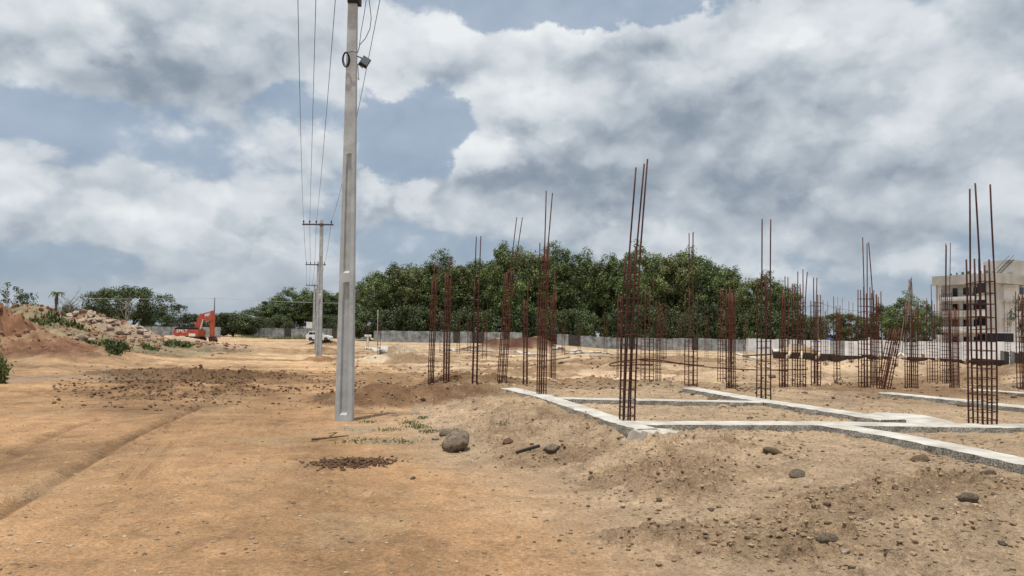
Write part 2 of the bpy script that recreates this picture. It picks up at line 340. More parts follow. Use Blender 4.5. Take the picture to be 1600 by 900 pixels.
SOIL = dict(road=(.425, .253, .130), sand=(.405, .290, .186), pale=(.44, .35, .24), dark=(.175, .098, .052), red=(.19, .097, .056), green=(.20, .165, .10), rubble=(.31, .235, .165), churn=(.315, .218, .135), maroon=(.10, .046, .032))
def land(x, y, detail=True, colour=False):
    x = np.asarray(x, float); y = np.asarray(y, float)
    r = np.hypot(x, y)
    # built-up platform on the right, sloping to the road
    anyr = inside(x, y, ANY); high = inside(x, y, HIGH)
    df = pdist(x, y, FOOT + [(30, 2)]); dt = pdist(x, y, HIGH + [HIGH[0]])
    wob = fbm(x*.9, y*.9, 5, 3)*.25 if detail else 0
    back = pdist(x, y, ANY[len(FOOT):] + [ANY[0]])
    t = np.where(high, 1.0, np.where(anyr, np.clip(np.minimum(df, back)/(np.minimum(df, back)+dt+1e-6) + wob*.5*np.minimum(1, dt*2)*np.minimum(1, df*2), 0, 1), 0.0))
    h = PLAT*ss(t, 0, 1)*1.0
    bank = ss(t, .01, .30)
    h = h + .45*ss(y, 90, 190)*ss(-x, -5, 40)                       # far ground rises a little on the left
    h = h - .55*ss(y, 48, 74)*ss(x, 6, 20)*(1-ss(y, 170, 300))
    h = h + .10*fbm(x*.045, y*.045, 31, 3)*ss(r, 16, 40)
    if detail: h = h + .10*fbm(x*.22, y*.35, 32, 3)*ss(r, 18, 30)*ss(x, -22, 4) + .03*fbm(x*.3, y*.5, 33, 2)*ss(r, 9, 20)
    w = {k: np.zeros(x.shape) for k in SOIL}
    rough = np.zeros(x.shape)
    for (cx, cy, rx, ry, rot, hh, ro, soil) in MOUNDS:
        R0 = 3.2*max(rx, ry); k = (abs(x-cx) < R0) & (abs(y-cy) < R0)
        if not k.any(): continue
        xx = x[k] if x.shape else x; yy = y[k] if x.shape else y
        wx = xx + .35*rx*fbm(xx/rx*1.1, yy/rx*1.1, 41, 3); wy = yy + .35*ry*fbm(xx/rx*1.1, yy/rx*1.1, 43, 3)
        g = g2(wx, wy, cx, cy, rx, ry, rot)
        add = hh*g
        if detail: add = add*(1 + .42*ro*ridged(xx*2.6/max(rx,1)**.5, yy*2.6/max(rx,1)**.5, 47, 6)) 
        h[k] = h[k] + add; w[soil][k] = np.maximum(w[soil][k], ss(g, .02, .12) if soil in ('red', 'green', 'rubble') else ss(g, .10, .34)); rough[k] = np.maximum(rough[k], ro*ss(g, .08, .4))
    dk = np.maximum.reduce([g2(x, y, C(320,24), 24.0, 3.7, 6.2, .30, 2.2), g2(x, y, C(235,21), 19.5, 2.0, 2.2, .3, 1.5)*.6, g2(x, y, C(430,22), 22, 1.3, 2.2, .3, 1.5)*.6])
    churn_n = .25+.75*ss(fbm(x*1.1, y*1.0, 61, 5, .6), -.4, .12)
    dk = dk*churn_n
    moist = np.maximum.reduce([g2(x, y, *xy(at_z(90, 705)), 1.1, .8, .2, 1.5)*.8, g2(x, y, *xy(at_z(20, 725)), 1.5, .9, .3, 1.5)*.7, g2(x, y, *xy(at_z(250, 640)), 2.6, 1.2, 0, 1.5)*.6, g2(x, y, *xy(at_z(300, 655)), 1.2, 1.0, 0, 1.5)*.45])
    if not detail and not colour: return h
    lane = x + .28*y; al = y - .28*x
    # road ruts
    rut = np.zeros(x.shape); trk = np.zeros(x.shape)
    for P, wd, dp in ((RUT1, .085, .06), (RUT4, .08, .035), (RUT5, .5, .018)):
        d = pdist(x, y, P); g = np.exp(-(d/wd)**2)*(.6+.4*vnoise(x*2, y*2, 9)); rut = np.maximum(rut, g*(dp/.05)); 
        h = h - dp*g + dp*.45*np.exp(-((d-wd*2.0)/(wd*.7))**2)*(.2+1.3*vnoise(x*4, y*4, 4))
    for P in (RUT2, RUT3):
        d = pdist(x, y, P); g = np.exp(-(d/.09)**2)*(np.sin(d*95+fbm(x*3, y*3, 311, 2))*.5+.5)*ss(fbm(x*1.6, y*1.6, 313, 4), -.35, .35); trk = np.maximum(trk, g); h = h - .022*g
    roadm = (1-bank)*(1-ss(r, 60, 110))
    tread = (np.sin(lane*38 + 2.5*fbm(x*.5, y*.3, 71, 2))*.5+.5)*ss(fbm(lane*1.1, al*.07, 73, 2), .1, .45)
    h = h - .010*tread*roadm
    amp = .010 + .028*bank*(1-.55*np.where(high, 1.0, 0.0)) + .05*dk + .12*np.minimum(rough, 1)*ss(r, 4, 30) + .05*rough
    h = h + ss(r, 17, 26)*(1-ss(r, 70, 120))*(.05+.15*ss(x+.27*y, 0, 6)+.05*ss(-x, 4, 9))*ridged(x*.6, y*.8, 85, 5)
    amp = amp + .035*ss(r, 17, 30)*(.5+.5*fbm(x*.15, y*.15, 79, 2)) 
    h = h + amp*(.75*fbm(x*1.6, y*1.6, 81, 5, .6) + .55*ridged(x*2.6, y*2.6, 83, 5))
    h = h + (.005+.012*bank+.02*dk)*fbm(x*11, y*11, 87, 3, .6)
    sl = ss(t, .04, .3)*(1-high)*ss(r, 6, 10)
    lump = ss(fbm(x*5.2, y*5.2, 187, 4, .68), .12, .55); lump2 = ss(fbm(x*14, y*14, 189, 3, .65), .15, .6)
    patch = ss(fbm(x*.8, y*.8, 191, 3), -.25, .4)
    la = (.004*(1-bank) + .050*bank*patch*(1-.45*np.where(high, 1.0, 0.0)) + .10*dk + .03*sl + .05*np.minimum(rough, 1.2))
    h = h + .06*sl*ridged(x*1.2+y*.5, y*1.6, 195, 4)
    h = h + la*lump + la*.45*lump2 - la*.5*ss(fbm(x*3.1, y*3.1, 193, 3), .1, .5)
    if not colour: return h
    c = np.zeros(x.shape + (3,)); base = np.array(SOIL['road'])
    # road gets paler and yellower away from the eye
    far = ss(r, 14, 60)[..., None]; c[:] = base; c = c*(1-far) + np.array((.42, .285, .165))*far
    wsand = ss(df*np.where(anyr, 1, -1), -1.7+1.2*fbm(x*.7, y*.7, 90, 3), .25)*ss(x*1.0+30, 0, 1)
    wsand = np.where(anyr, np.maximum(wsand, ss(df, -.2, .3)), wsand*ss(-y, -20, -12)*.9)
    c = c*(1-wsand[..., None]) + np.array(SOIL['sand'])*wsand[..., None]
    site = (ss(y, 21, 27)*ss(x+.27*y, 2.0, 6.0))[..., None]; c = c*(1-site) + np.array((.42, .30, .19))*site
    for k, wv in w.items():
        q = (wv*(.85+.15*churn_n))[..., None]; c = c*(1-q) + np.array(SOIL[k])*q
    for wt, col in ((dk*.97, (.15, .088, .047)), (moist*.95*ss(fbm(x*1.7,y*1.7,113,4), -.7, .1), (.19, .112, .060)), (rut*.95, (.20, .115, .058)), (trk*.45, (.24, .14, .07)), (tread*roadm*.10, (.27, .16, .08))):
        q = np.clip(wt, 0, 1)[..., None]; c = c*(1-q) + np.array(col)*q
    q = (.55*sl*ss(fbm(x*1.4, y*1.4, 197, 4), -.2, .45))[..., None]; c = c*(1-q) + np.array((.235, .150, .085))*q
    streak = fbm(lane*1.3, al*.12, 91, 4)*(1-wsand); mot = fbm(x*.55, y*.55, 93, 5, .62); mot2 = fbm(x*3.3, y*3.3, 95, 4, .65)
    band = fbm(x*.06, y*.42, 97, 4)*ss(r, 14, 26)
    lmp = fbm(x*5.2, y*5.2, 187, 4, .68)
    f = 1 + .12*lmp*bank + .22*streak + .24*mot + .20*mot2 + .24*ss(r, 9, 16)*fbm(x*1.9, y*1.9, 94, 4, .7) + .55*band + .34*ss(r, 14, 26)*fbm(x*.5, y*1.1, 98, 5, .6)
    flake = ss(fbm(x*6.5, y*6.5, 321, 4, .7), .18, .5)*(1-ss(r, 20, 40)); f = f - .20*flake + .10*ss(fbm(x*8, y*8, 323, 3, .7), .2, .5)*(1-ss(r, 20, 40))
    c = c*np.clip(f, .35, 1.5)[..., None]
    bp_ = (ss(r, 15, 21)*(1-ss(r, 60, 90))*ss(fbm(x*.20, y*.42, 301, 5, .62), -.08, .26)*.80*ss(lane, -14, 2))[..., None]; c = c*(1-bp_) + np.array((.205, .122, .064))*bp_*(1+.3*mot2)[..., None]
    dustp = (ss(fbm(x*.8, y*.8, 99, 4), .15, .6)*.35*(1-dk)*(1-moist))[..., None]; c = c*(1-dustp) + np.array((.46, .33, .195))*dustp
    gl = (ss(fbm(x*1.5, y*1.5, 101, 4), .0, .5)*g2(x, y, *xy(at_z(560, 680)), 1.6, 1.2, 0, 2)*.6)[..., None]; c = c*(1-gl) + np.array((.27, .23, .165))*gl
    gg = (g2(x, y, *xy(at_z(0, 592)), 4, 1.6, .1, 1.5)*.6)[..., None]; c = c*(1-gg) + np.array((.27, .235, .19))*gg
    return h, np.clip(c, .02, .62)
def gz(x, y): return float(land(np.array([x]), np.array([y]))[0])
def on_ground(px, py, dz=0.0):             # where the line of sight through (px, py) meets the ground
    d = ray(px, py); t = np.linspace(3.5, 220, 9000)/d.y if False else np.geomspace(3.0, 260, 2500)/d.y
    X, Y, Z = d.x*t, d.y*t, EYE + d.z*t
    H = land(X, Y, False); k = np.nonzero(Z <= H+dz)[0]
    i = k[0] if len(k) else len(t)-1
    x, y = float(X[i]), float(Y[i]); return Vector((x, y, gz(x, y)))

def build_ground():
    th = np.concatenate([np.radians(np.linspace(-180, -40, 60, endpoint=False)), np.radians(np.linspace(-40, 40, 1150)), np.radians(np.linspace(40, 180, 60, endpoint=False)[1:])])
    rr = np.concatenate([[.4, 1.0, 1.7], np.geomspace(2.6, 30, 820), np.geomspace(30, 60, 130)[1:], np.geomspace(60, 300, 130)[1:], np.geomspace(300, 6000, 22)[1:]])
    T, Rr = np.meshgrid(th, rr); X = np.sin(T)*Rr; Y = np.cos(T)*Rr
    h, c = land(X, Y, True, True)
    fall = ss(Rr, 260, 600); h = h*(1-fall)
    nr, nt = X.shape; V = np.stack([X, Y, h], -1).reshape(-1, 3)
    V = np.vstack([V, [[0, 0, float(h[0].mean())]]]); cc = np.vstack([c.reshape(-1, 3), [list(SOIL['road'])]])
    i = np.arange(nr-1)[:, None]*nt; j = np.arange(nt)[None, :]; j2 = (j+1) % nt
    Q = np.stack([i+j, i+j2, i+nt+j2, i+nt+j], -1).reshape(-1, 4)[:, ::-1]
    me = np_mesh('ground', V, Q, True)
    # centre fan
    bm = bmesh.new(); bm.from_mesh(me); bm.verts.ensure_lookup_table(); cv = bm.verts[nr*nt]
    for k in range(nt): bm.faces.new((cv, bm.verts[(k+1) % nt], bm.verts[k]))
    bm.to_mesh(me); bm.free()
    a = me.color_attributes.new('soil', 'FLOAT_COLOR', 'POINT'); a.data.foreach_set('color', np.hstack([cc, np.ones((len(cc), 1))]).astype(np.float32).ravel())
    m = bpy.data.materials.new('bare_soil'); m.use_nodes = True; n = m.node_tree; b = n.nodes['Principled BSDF']; L = n.links.new
    b.inputs['Roughness'].default_value = .95; b.inputs['Specular IOR Level'].default_value = .15
    at = n.nodes.new('ShaderNodeAttribute'); at.attribute_name = 'soil'; t = n.nodes.new('ShaderNodeTexCoord')
    def nz(s, d, r=.6):
        q = n.nodes.new('ShaderNodeTexNoise'); q.inputs['Scale'].default_value = s; q.inputs['Detail'].default_value = d; q.inputs['Roughness'].default_value = r; L(t.outputs['Object'], q.inputs['Vector']); return q.outputs['Fac']
    def mr(x, a_, b_, c_, d_):
        q = n.nodes.new('ShaderNodeMapRange'); L(x, q.inputs[0]); q.inputs[1].default_value = a_; q.inputs[2].default_value = b_; q.inputs[3].default_value = c_; q.inputs[4].default_value = d_; return q.outputs[0]
    def mul(a_, b_):
        q = n.nodes.new('ShaderNodeMath'); q.operation = 'MULTIPLY'; L(a_, q.inputs[0]); L(b_, q.inputs[1]); return q.outputs[0]
    vor = n.nodes.new('ShaderNodeTexVoronoi'); vor.inputs['Scale'].default_value = 34; L(t.outputs['Object'], vor.inputs['Vector'])
    grit = mul(mr(nz(26, 4, .7), .3, .7, .68, 1.32), mul(mr(nz(95, 3, .7), .3, .7, .66, 1.34), mr(nz(3.1, 6), .3, .7, .84, 1.14)))
    spk = mr(vor.outputs['Distance'], .10, .2, 1.22, 1.0)
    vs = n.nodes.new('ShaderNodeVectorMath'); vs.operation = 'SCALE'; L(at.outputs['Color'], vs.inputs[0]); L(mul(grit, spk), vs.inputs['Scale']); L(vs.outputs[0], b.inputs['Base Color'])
    ad = n.nodes.new('ShaderNodeMath'); ad.operation = 'ADD'; L(nz(22, 8, .68), ad.inputs[0]); L(mr(nz(70, 4, .7), 0, 1, 0, .45), ad.inputs[1])
    bp = n.nodes.new('ShaderNodeBump'); bp.inputs['Strength'].default_value = .9; bp.inputs['Distance'].default_value = .05; L(ad.outputs[0], bp.inputs['Height']); L(bp.outputs[0], b.inputs['Normal'])
    o = link('ground', me, m); tag(o, None, None, None, 'structure')
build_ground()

# ---------------------------------------------------------------- tower for every tree: trunk, limbs and a crown of leaf clumps
def tree_meshes(seed, kind='round', H=18.0, RX=5.5, leaf=.38, nclump=95, per=62, base=.22, RZ=None):
    rg = np.random.default_rng(seed); rd = random.Random(seed)
    cz = H*(base+1)/2; rz = RZ or H*(1-base)/2
    cl = []
    while len(cl) < nclump:
        p = rg.normal(size=3); p /= np.linalg.norm(p); q = rg.uniform(.35, 1)**.45
        p = p*q*(1 + .12*math.sin(3.1*p[0]+seed) + .09*math.sin(5*p[1]+2*seed) + .07*math.sin(6*p[2]+seed))
        if kind == 'umbrella' and p[2] < -.45: p[2] = -.45 + .2*rg.random()
        if kind == 'sparse' and rg.random() < .35: continue
        cl.append((p[0]*RX, p[1]*RX, cz + p[2]*rz*.93, q))
    cl = np.array(cl); P = []; N = []; tone = []
    for x, y, z, q in cl:
        r = RX*({'sparse': .20, 'umbrella': .17}.get(kind, .27))*rg.uniform(.55, 1.25); n = int(per*rg.uniform(.6, 1.4))
        d = rg.normal(size=(n, 3)); d /= np.linalg.norm(d, axis=1)[:, None]; rad = rg.random(n)**.4
        pos = np.array([x, y, z]) + d*rad[:, None]*np.array([r, r, r*.72])
        nn = d*.75 + np.array([0, 0, .55]) + rg.normal(size=(n, 3))*.55
        P.append(pos); N.append(nn/np.linalg.norm(nn, axis=1)[:, None])
        tone.append(np.clip(.38 + .22*rg.normal() + .20*rg.normal(size=n), 0, 1))
    P = np.vstack(P); N = np.vstack(N); tone = np.concatenate(tone)
    a = np.cross(N, rg.normal(size=N.shape)); a /= np.linalg.norm(a, axis=1)[:, None]; b = np.cross(N, a)
    sz = leaf*rg.uniform(.45, 1.15, len(P))[:, None]
    V = np.stack([P - a*sz*.5, P + b*sz*.28, P + a*sz*.5, P - b*sz*.28], 1).reshape(-1, 3)
    Q = np.arange(len(V)).reshape(-1, 4); me = np_mesh('crown', V, Q, False)
    at = me.attributes.new('tone', 'FLOAT', 'FACE'); at.data.foreach_set('value', tone.astype(np.float32))
    t = MB(); tr = RX*.045+.06; fork = H*max(base, .16)*1.05
    lean = (rd.uniform(-.4, .4), rd.uniform(-.4, .4))
    t.tube([(0,0,-.4), (lean[0]*.3, lean[1]*.3, fork*.5), (lean[0], lean[1], fork)], [tr*1.25, tr, tr*.8], 8)
    for i in range(7 if kind != 'sparse' else 11):
        c = cl[rd.randrange(len(cl))]; e = Vector((c[0]*.85, c[1]*.85, c[2])); s0 = Vector((lean[0], lean[1], fork*rd.uniform(.85, 1)))
        mid = s0.lerp(e, .5) + Vector((rd.uniform(-.4,.4), rd.uniform(-.4,.4), -.3))
        t.tube([s0, mid, e], [tr*.55, tr*.32, tr*.08], 5)
    return me, t.mesh('trunk', True)
VAR = {}
def variants(key, n, mat_leaf, mat_bark, **k):
    L = []
    for i in range(n):
        c, t = tree_meshes(100+i*7+len(VAR)*31, **k); c.materials.append(M[mat_leaf]); t.materials.append(M[mat_bark]); L.append((c, t))
    VAR[key] = (L, k)
def tree(key, i, px, D, py, wpx, label, group=None, name='broadleaf_tree', cat='tree'):
    L, k = VAR[key]; c, t = L[i % len(L)]; p = at_d(px, 520, D); z0 = gz(p.x, p.y)
    H = top_z(p.x, p.y, py) - z0; sx_ = wpx/F*D/k.get('RX', 5.5); sz_ = H/k.get('H', 18.0)
    r = empty(name, (p.x, p.y, z0-.1), label, cat, group, random.uniform(0, 6.28)); r.scale = (sx_, sx_, sz_)
    a = bpy.data.objects.new('trunk', t); COL.objects.link(a); a.parent = r
    b = bpy.data.objects.new('crown', c); COL.objects.link(b); b.parent = r
    return r
ORD = ['first','second','third','fourth','fifth','sixth','seventh','eighth','ninth','tenth','eleventh','twelfth','thirteenth','fourteenth','fifteenth','sixteenth','seventeenth','eighteenth','nineteenth','twentieth','twenty-first','twenty-second','twenty-third','twenty-fourth']
variants('big', 5, 'leaf', 'bark', H=18.0, RX=5.5, leaf=.46, nclump=165, per=125, base=.12)
variants('olive', 2, 'leafo', 'bark', H=18.0, RX=5.5, leaf=.46, nclump=165, per=125, base=.12)
variants('umb', 1, 'leafd', 'bark', kind='umbrella', H=12.0, RX=9.0, leaf=.46, nclump=230, per=110, base=.08)
variants('bush', 2, 'leafd', 'bark', H=6.0, RX=4.5, leaf=.42, nclump=100, per=120, base=.02)
variants('thin', 2, 'leafd', 'palebark', kind='sparse', H=9.0, RX=4.0, leaf=.38, nclump=34, per=46, base=.34)
MAIN = [(592,150,421,25),(620,154,414,28),(652,150,408,30),(686,149,401,30),(720,151,404,28),(752,152,402,28),(789,146,381,30),(826,150,384,28),(862,149,390,28),(897,150,391,30),(930,153,401,27),(962,150,400,27),(1000,147,390,30),(1040,148,386,32),(1080,150,391,30),(1113,150,405,28),(1142,149,421,25),(1172,141,427,24),(1203,139,432,24),(1229,140,447,20)]
for i, (px, D, py, w) in enumerate(MAIN):
    tree('olive' if i in (2, 4, 7, 10, 13, 17) else 'big', i, px, D, py-3, w*1.28, 'tall tree in the front row of the wood, %s from the left' % ORD[i], 'trees of the wood behind the fence')
BACK = [(606,165,420),(637,165,414),(670,164,408),(704,165,406),(738,164,406),(771,163,396),(808,162,388),(845,163,391),(880,164,394),(914,165,400),(947,165,404),(981,162,398),(1020,162,392),(1060,163,392),(1097,163,402),(1128,163,418),(1188,155,436)]
for i, (px, D, py) in enumerate(BACK):
    tree('big', i+2, px, D, py+5, 32, 'tree in the back row of the wood, %s from the left' % ORD[i], 'trees at the back of the wood')
LOW = [(578,146,478),(610,145,480),(648,144,470),(690,145,482),(735,143,474),(780,144,478),(822,143,470),(868,144,480),(905,143,476),(1010,142,472),(1055,143,478),(1100,142,470),(1150,138,474),(1190,135,470),(1216,134,478),(1238,133,484),(965,146,474),(1075,140,486)]
for i, (px, D, py) in enumerate(LOW):
    tree('bush', i, px, D, py, 30, 'leafy bush at the foot of the wood, %s from the left' % ORD[i], 'bushes at the foot of the wood', 'bush', 'bush')
LEFTW = [(412,200,476,19),(432,204,462,20),(455,200,453,20),(482,203,449,20),(510,200,451,20),(536,203,452,20),(560,198,446,20)]
for i, (px, D, py, w) in enumerate(LEFTW):
    tree('big', i+1, px, D, py, w*1.6, 'green tree of the far clump behind the white car, %s from the left' % ORD[i], 'trees of the clump behind the car')
for i, (px, D, py, w) in enumerate([(404,190,492,18),(438,192,490,20),(520,190,488,22)]):
    tree('bush', i, px, D, py, w, 'dark bush low under the tree clump behind the white car, %s from the left' % ORD[i], 'bushes under the clump behind the car', 'bush', 'bush')
tree('umb', 0, 203, 170, 441, 62, 'broad dark umbrella-shaped tree standing alone above the rubble heap')
tree('bush', 1, 150, 172, 474, 26, 'dark bushy tree against the left side of the umbrella-shaped tree')
tree('bush', 0, 246, 168, 487, 24, 'low dark tree against the right side of the umbrella-shaped tree')
tree('thin', 1, 284, 172, 470, 15, 'thin pointed tree between the umbrella-shaped tree and the excavator')
tree('bush', 1, 300, 175, 488, 24, 'dark bush just behind the red excavator boom', None, 'bush', 'bush')
tree('bush', 1, 345, 178, 493, 18, 'small dark bush at the left end of the hedge right of the excavator', None, 'bush', 'bush')
tree('bush', 1, 385, 178, 491, 18, 'small dark bush at the right end of the hedge right of the excavator', None, 'bush', 'bush')
tree('bush', 0, 364, 175, 484, 34, 'rounded dark hedge-like bush right of the excavator', None, 'bush', 'bush')
tree('thin', 0, 12, 62, 438, 34, 'sparse dark tree with ragged clumps behind the red earth heap')
tree('thin', 1, 42, 66, 448, 22, 'smaller ragged tree showing sky between its branches behind the red earth heap')
tree('bush', 1, 76, 100, 478, 20, 'low dark bush between the red earth heap and the rubble heap', None, 'bush', 'bush')
tree('bush', 0, 110, 102, 468, 17, 'pointed dark shrub with bare twigs above it behind the rubble heap', None, 'bush', 'bush')
tree('bush', 1, 132, 120, 480, 16, 'low dark bush behind the top of the rubble heap', None, 'bush', 'bush')
tree('olive', 0, 1304, 165, 482, 26, 'pale green far tree beside the utility pole near the building')
tree('olive', 1, 1336, 168, 486, 26, 'pale green far tree between the utility pole and the dark round tree')
tree('bush', 1, 1266, 160, 490, 22, 'far bushy tree at the right end of the wood')
tree('big', 1, 1382, 120, 474, 30, 'dark tree on the left flank of the round tree beside the building')
tree('big', 2, 1412, 112, 461, 34, 'dark round-crowned tree left of the cream building')
tree('big', 3, 1446, 116, 474, 24, 'dark tree whose crown touches the left edge of the cream building')
tree('thin', 1, 1597, 92, 452, 20, 'slender dark tree in front of the right part of the cream building')

# leafless trees
def bare_tree(px, D, py, label, seed, spread=1.0, leafy=False):
    rd = random.Random(seed); p = at_d(px, 520, D); z0 = gz(p.x, p.y); H = top_z(p.x, p.y, py)-z0
    r = empty('bare_tree', (p.x, p.y, z0), label, 'tree'); t = MB(); b = MB()
    t.tube([(0,0,-.3), (.15,0,H*.3), (-.1,.1,H*.55), (.1,0,H*.72)], [.20,.15,.11,.06], 7)
    for i in range(16):
        z = H*rd.uniform(.3, .75); a = rd.uniform(0, 6.28); l = H*rd.uniform(.15, .35)*spread
        e = Vector((math.cos(a)*l, math.sin(a)*l*.6, z + H*rd.uniform(.08, .28))); e.z = min(e.z, H)
        m1 = Vector((0,0,z)).lerp(e, .5) + Vector((0,0,-.15)); b.tube([(0,0,z), m1, e], [.055,.035,.012], 5)
        for k in range(4):
            q = m1.lerp(e, rd.uniform(.2, 1)); f = q + Vector((rd.uniform(-1,1), rd.uniform(-1,1), rd.uniform(.1,1)))*H*.09; b.tube([q, f], [.018,.006], 4)
    t.build('trunk', M['palebark'], r, True); b.build('branches', M['palebark'], r, True)
bare_tree(107, 98, 447, 'leafless pale tree rising behind the rubble heap', 3, .8)
bare_tree(196, 120, 455, 'leafless pale tree in front of the umbrella-shaped tree', 5, 1.1)
# palm-like tree
p = at_d(88, 520, 97); z0 = gz(p.x, p.y); H = top_z(p.x, p.y, 452)-z0
r = empty('palm_tree', (p.x, p.y, z0), 'dark palm with drooping broken fronds behind the rubble heap', 'tree')
MB().tube([(0,0,-.3),(.1,0,H*.4),(-.15,0,H*.8),(-.1,0,H*.93)], [.26,.2,.22,.15], 8).build('trunk', M['bark'], r, True)
fr = MB()
for i in range(13):
    a = i*2.4; l = 1.15*random.uniform(.6, 1.1); u = Vector((math.cos(a), math.sin(a), 0)); s0 = Vector((-.1,0,H*.92)); w = u.cross(Vector((0,0,1)))*.16
    pts = [s0 + u*l*t + Vector((0,0,.9*t-1.6*t*t*random.uniform(.4,1.1))) for t in (0,.25,.5,.75,1)]
    vs = []; 
    for k, q in enumerate(pts): ww = w*(1-.2*k); vs += [q-ww-Vector((0,0,.1)), q, q+ww-Vector((0,0,.1))]
    fr.add(vs, [(k*3+j, k*3+j+1, k*3+j+4, k*3+j+3) for k in range(4) for j in (0,1)])
fr.build('fronds', M['weed'], r)

# ---------------------------------------------------------------- fences of metal sheets
def fence(pts, top, bot_drop, label, matn, pw, name='sheet_fence', jit=.05, gap=()):
    P = [Vector((a, b, 0)) for a, b in pts]; o = P[0]; r = empty(name, (o.x, o.y, 0), label, 'fence')
    k = 0; rd = random.Random(len(label))
    L = sum((b-a).length for a, b in zip(P[:-1], P[1:])); n = int(L/pw); step = L/n
    def at(s):
        for a, b in zip(P[:-1], P[1:]):
            l = (b-a).length
            if s <= l+1e-6: return a.lerp(b, s/l)
            s -= l
        return P[-1]
    for i in range(n):
        if any(a <= i < b for a, b in gap): continue
        a = at(i*step+.02); b = at((i+1)*step-.02); z0 = gz(*((a+b)/2)[:2]) - bot_drop; z1 = z0 + bot_drop + top + rd.uniform(-jit, jit)
        d = (b-a); nrm = Vector((d.y, -d.x, 0)).normalized(); m = MB(); q = 14; off = rd.uniform(-.04, .04)
        row = [a + d*(j/q) + nrm*((.03 if j % 2 else 0)+off) - o for j in range(q+1)]
        vs = [(v.x, v.y, z0) for v in row] + [(v.x, v.y, z1) for v in row] + [(v.x-nrm.x*.01, v.y-nrm.y*.01, z0) for v in row] + [(v.x-nrm.x*.01, v.y-nrm.y*.01, z1) for v in row]; w = q+1
        fs = [(j, j+1, w+j+1, w+j) for j in range(q)] + [(2*w+j+1, 2*w+j, 3*w+j, 3*w+j+1) for j in range(q)] + [(w+j, w+j+1, 3*w+j+1, 3*w+j) for j in range(q)]
        m.add(vs, fs).build('panel', M[matn if rd.random() > .14 else ('sheetd' if matn == 'sheet' else 'sheet')], r)
        c = a - o - nrm*.06
        MB().box((c.x-.035, c.y-.035, z0), (c.x+.035, c.y+.035, z1+.02)).build('post', M['sheetd'], r)
    rail = MB()
    for a, b in zip(P[:-1], P[1:]):
        u = (b-a).normalized(); nn = Vector((u.y, -u.x, 0))*-.05
        rail.obox(a-o+nn+Vector((0,0,gz(a.x,a.y)+top*.72)), b-o+nn+Vector((0,0,gz(b.x,b.y)+top*.72)), .04, .05)
    rail.build('rail', M['sheetd'], r)
def W2(px, D): p = at_d(px, 520, D); return (p.x, p.y)
fence([W2(205,158), W2(345,158)], 2.2, .15, 'grey corrugated sheet fence behind the red excavator', 'sheet', 2.0)
fence([W2(392,182), W2(470,176), W2(566,158), W2(573,156)], 2.2, .15, 'grey corrugated sheet fence behind the white car', 'sheet', 2.0)
fence([W2(584,141), W2(700,136), W2(816,133)], 2.1, .15, 'grey sheet fence at the foot of the wood, left of the dark red soil pile', 'sheet', 1.15)
fence([W2(870,131), W2(1010,126), W2(1100,122), W2(1165,120)], 2.0, .15, 'grey sheet fence at the foot of the wood, right of the dark red soil pile', 'sheet', 1.05)
fence([W2(1165,119), W2(1215,108), W2(1253,95)], 2.1, .2, 'pale sheet fence between the wood and the utility pole with crossarms', 'sheetw', 1.5)
fence([W2(1255,92), W2(1430,86), W2(1640,84)], 2.05, .2, 'pale sheet fence in front of the cream building', 'sheetw', 1.5, jit=.12)

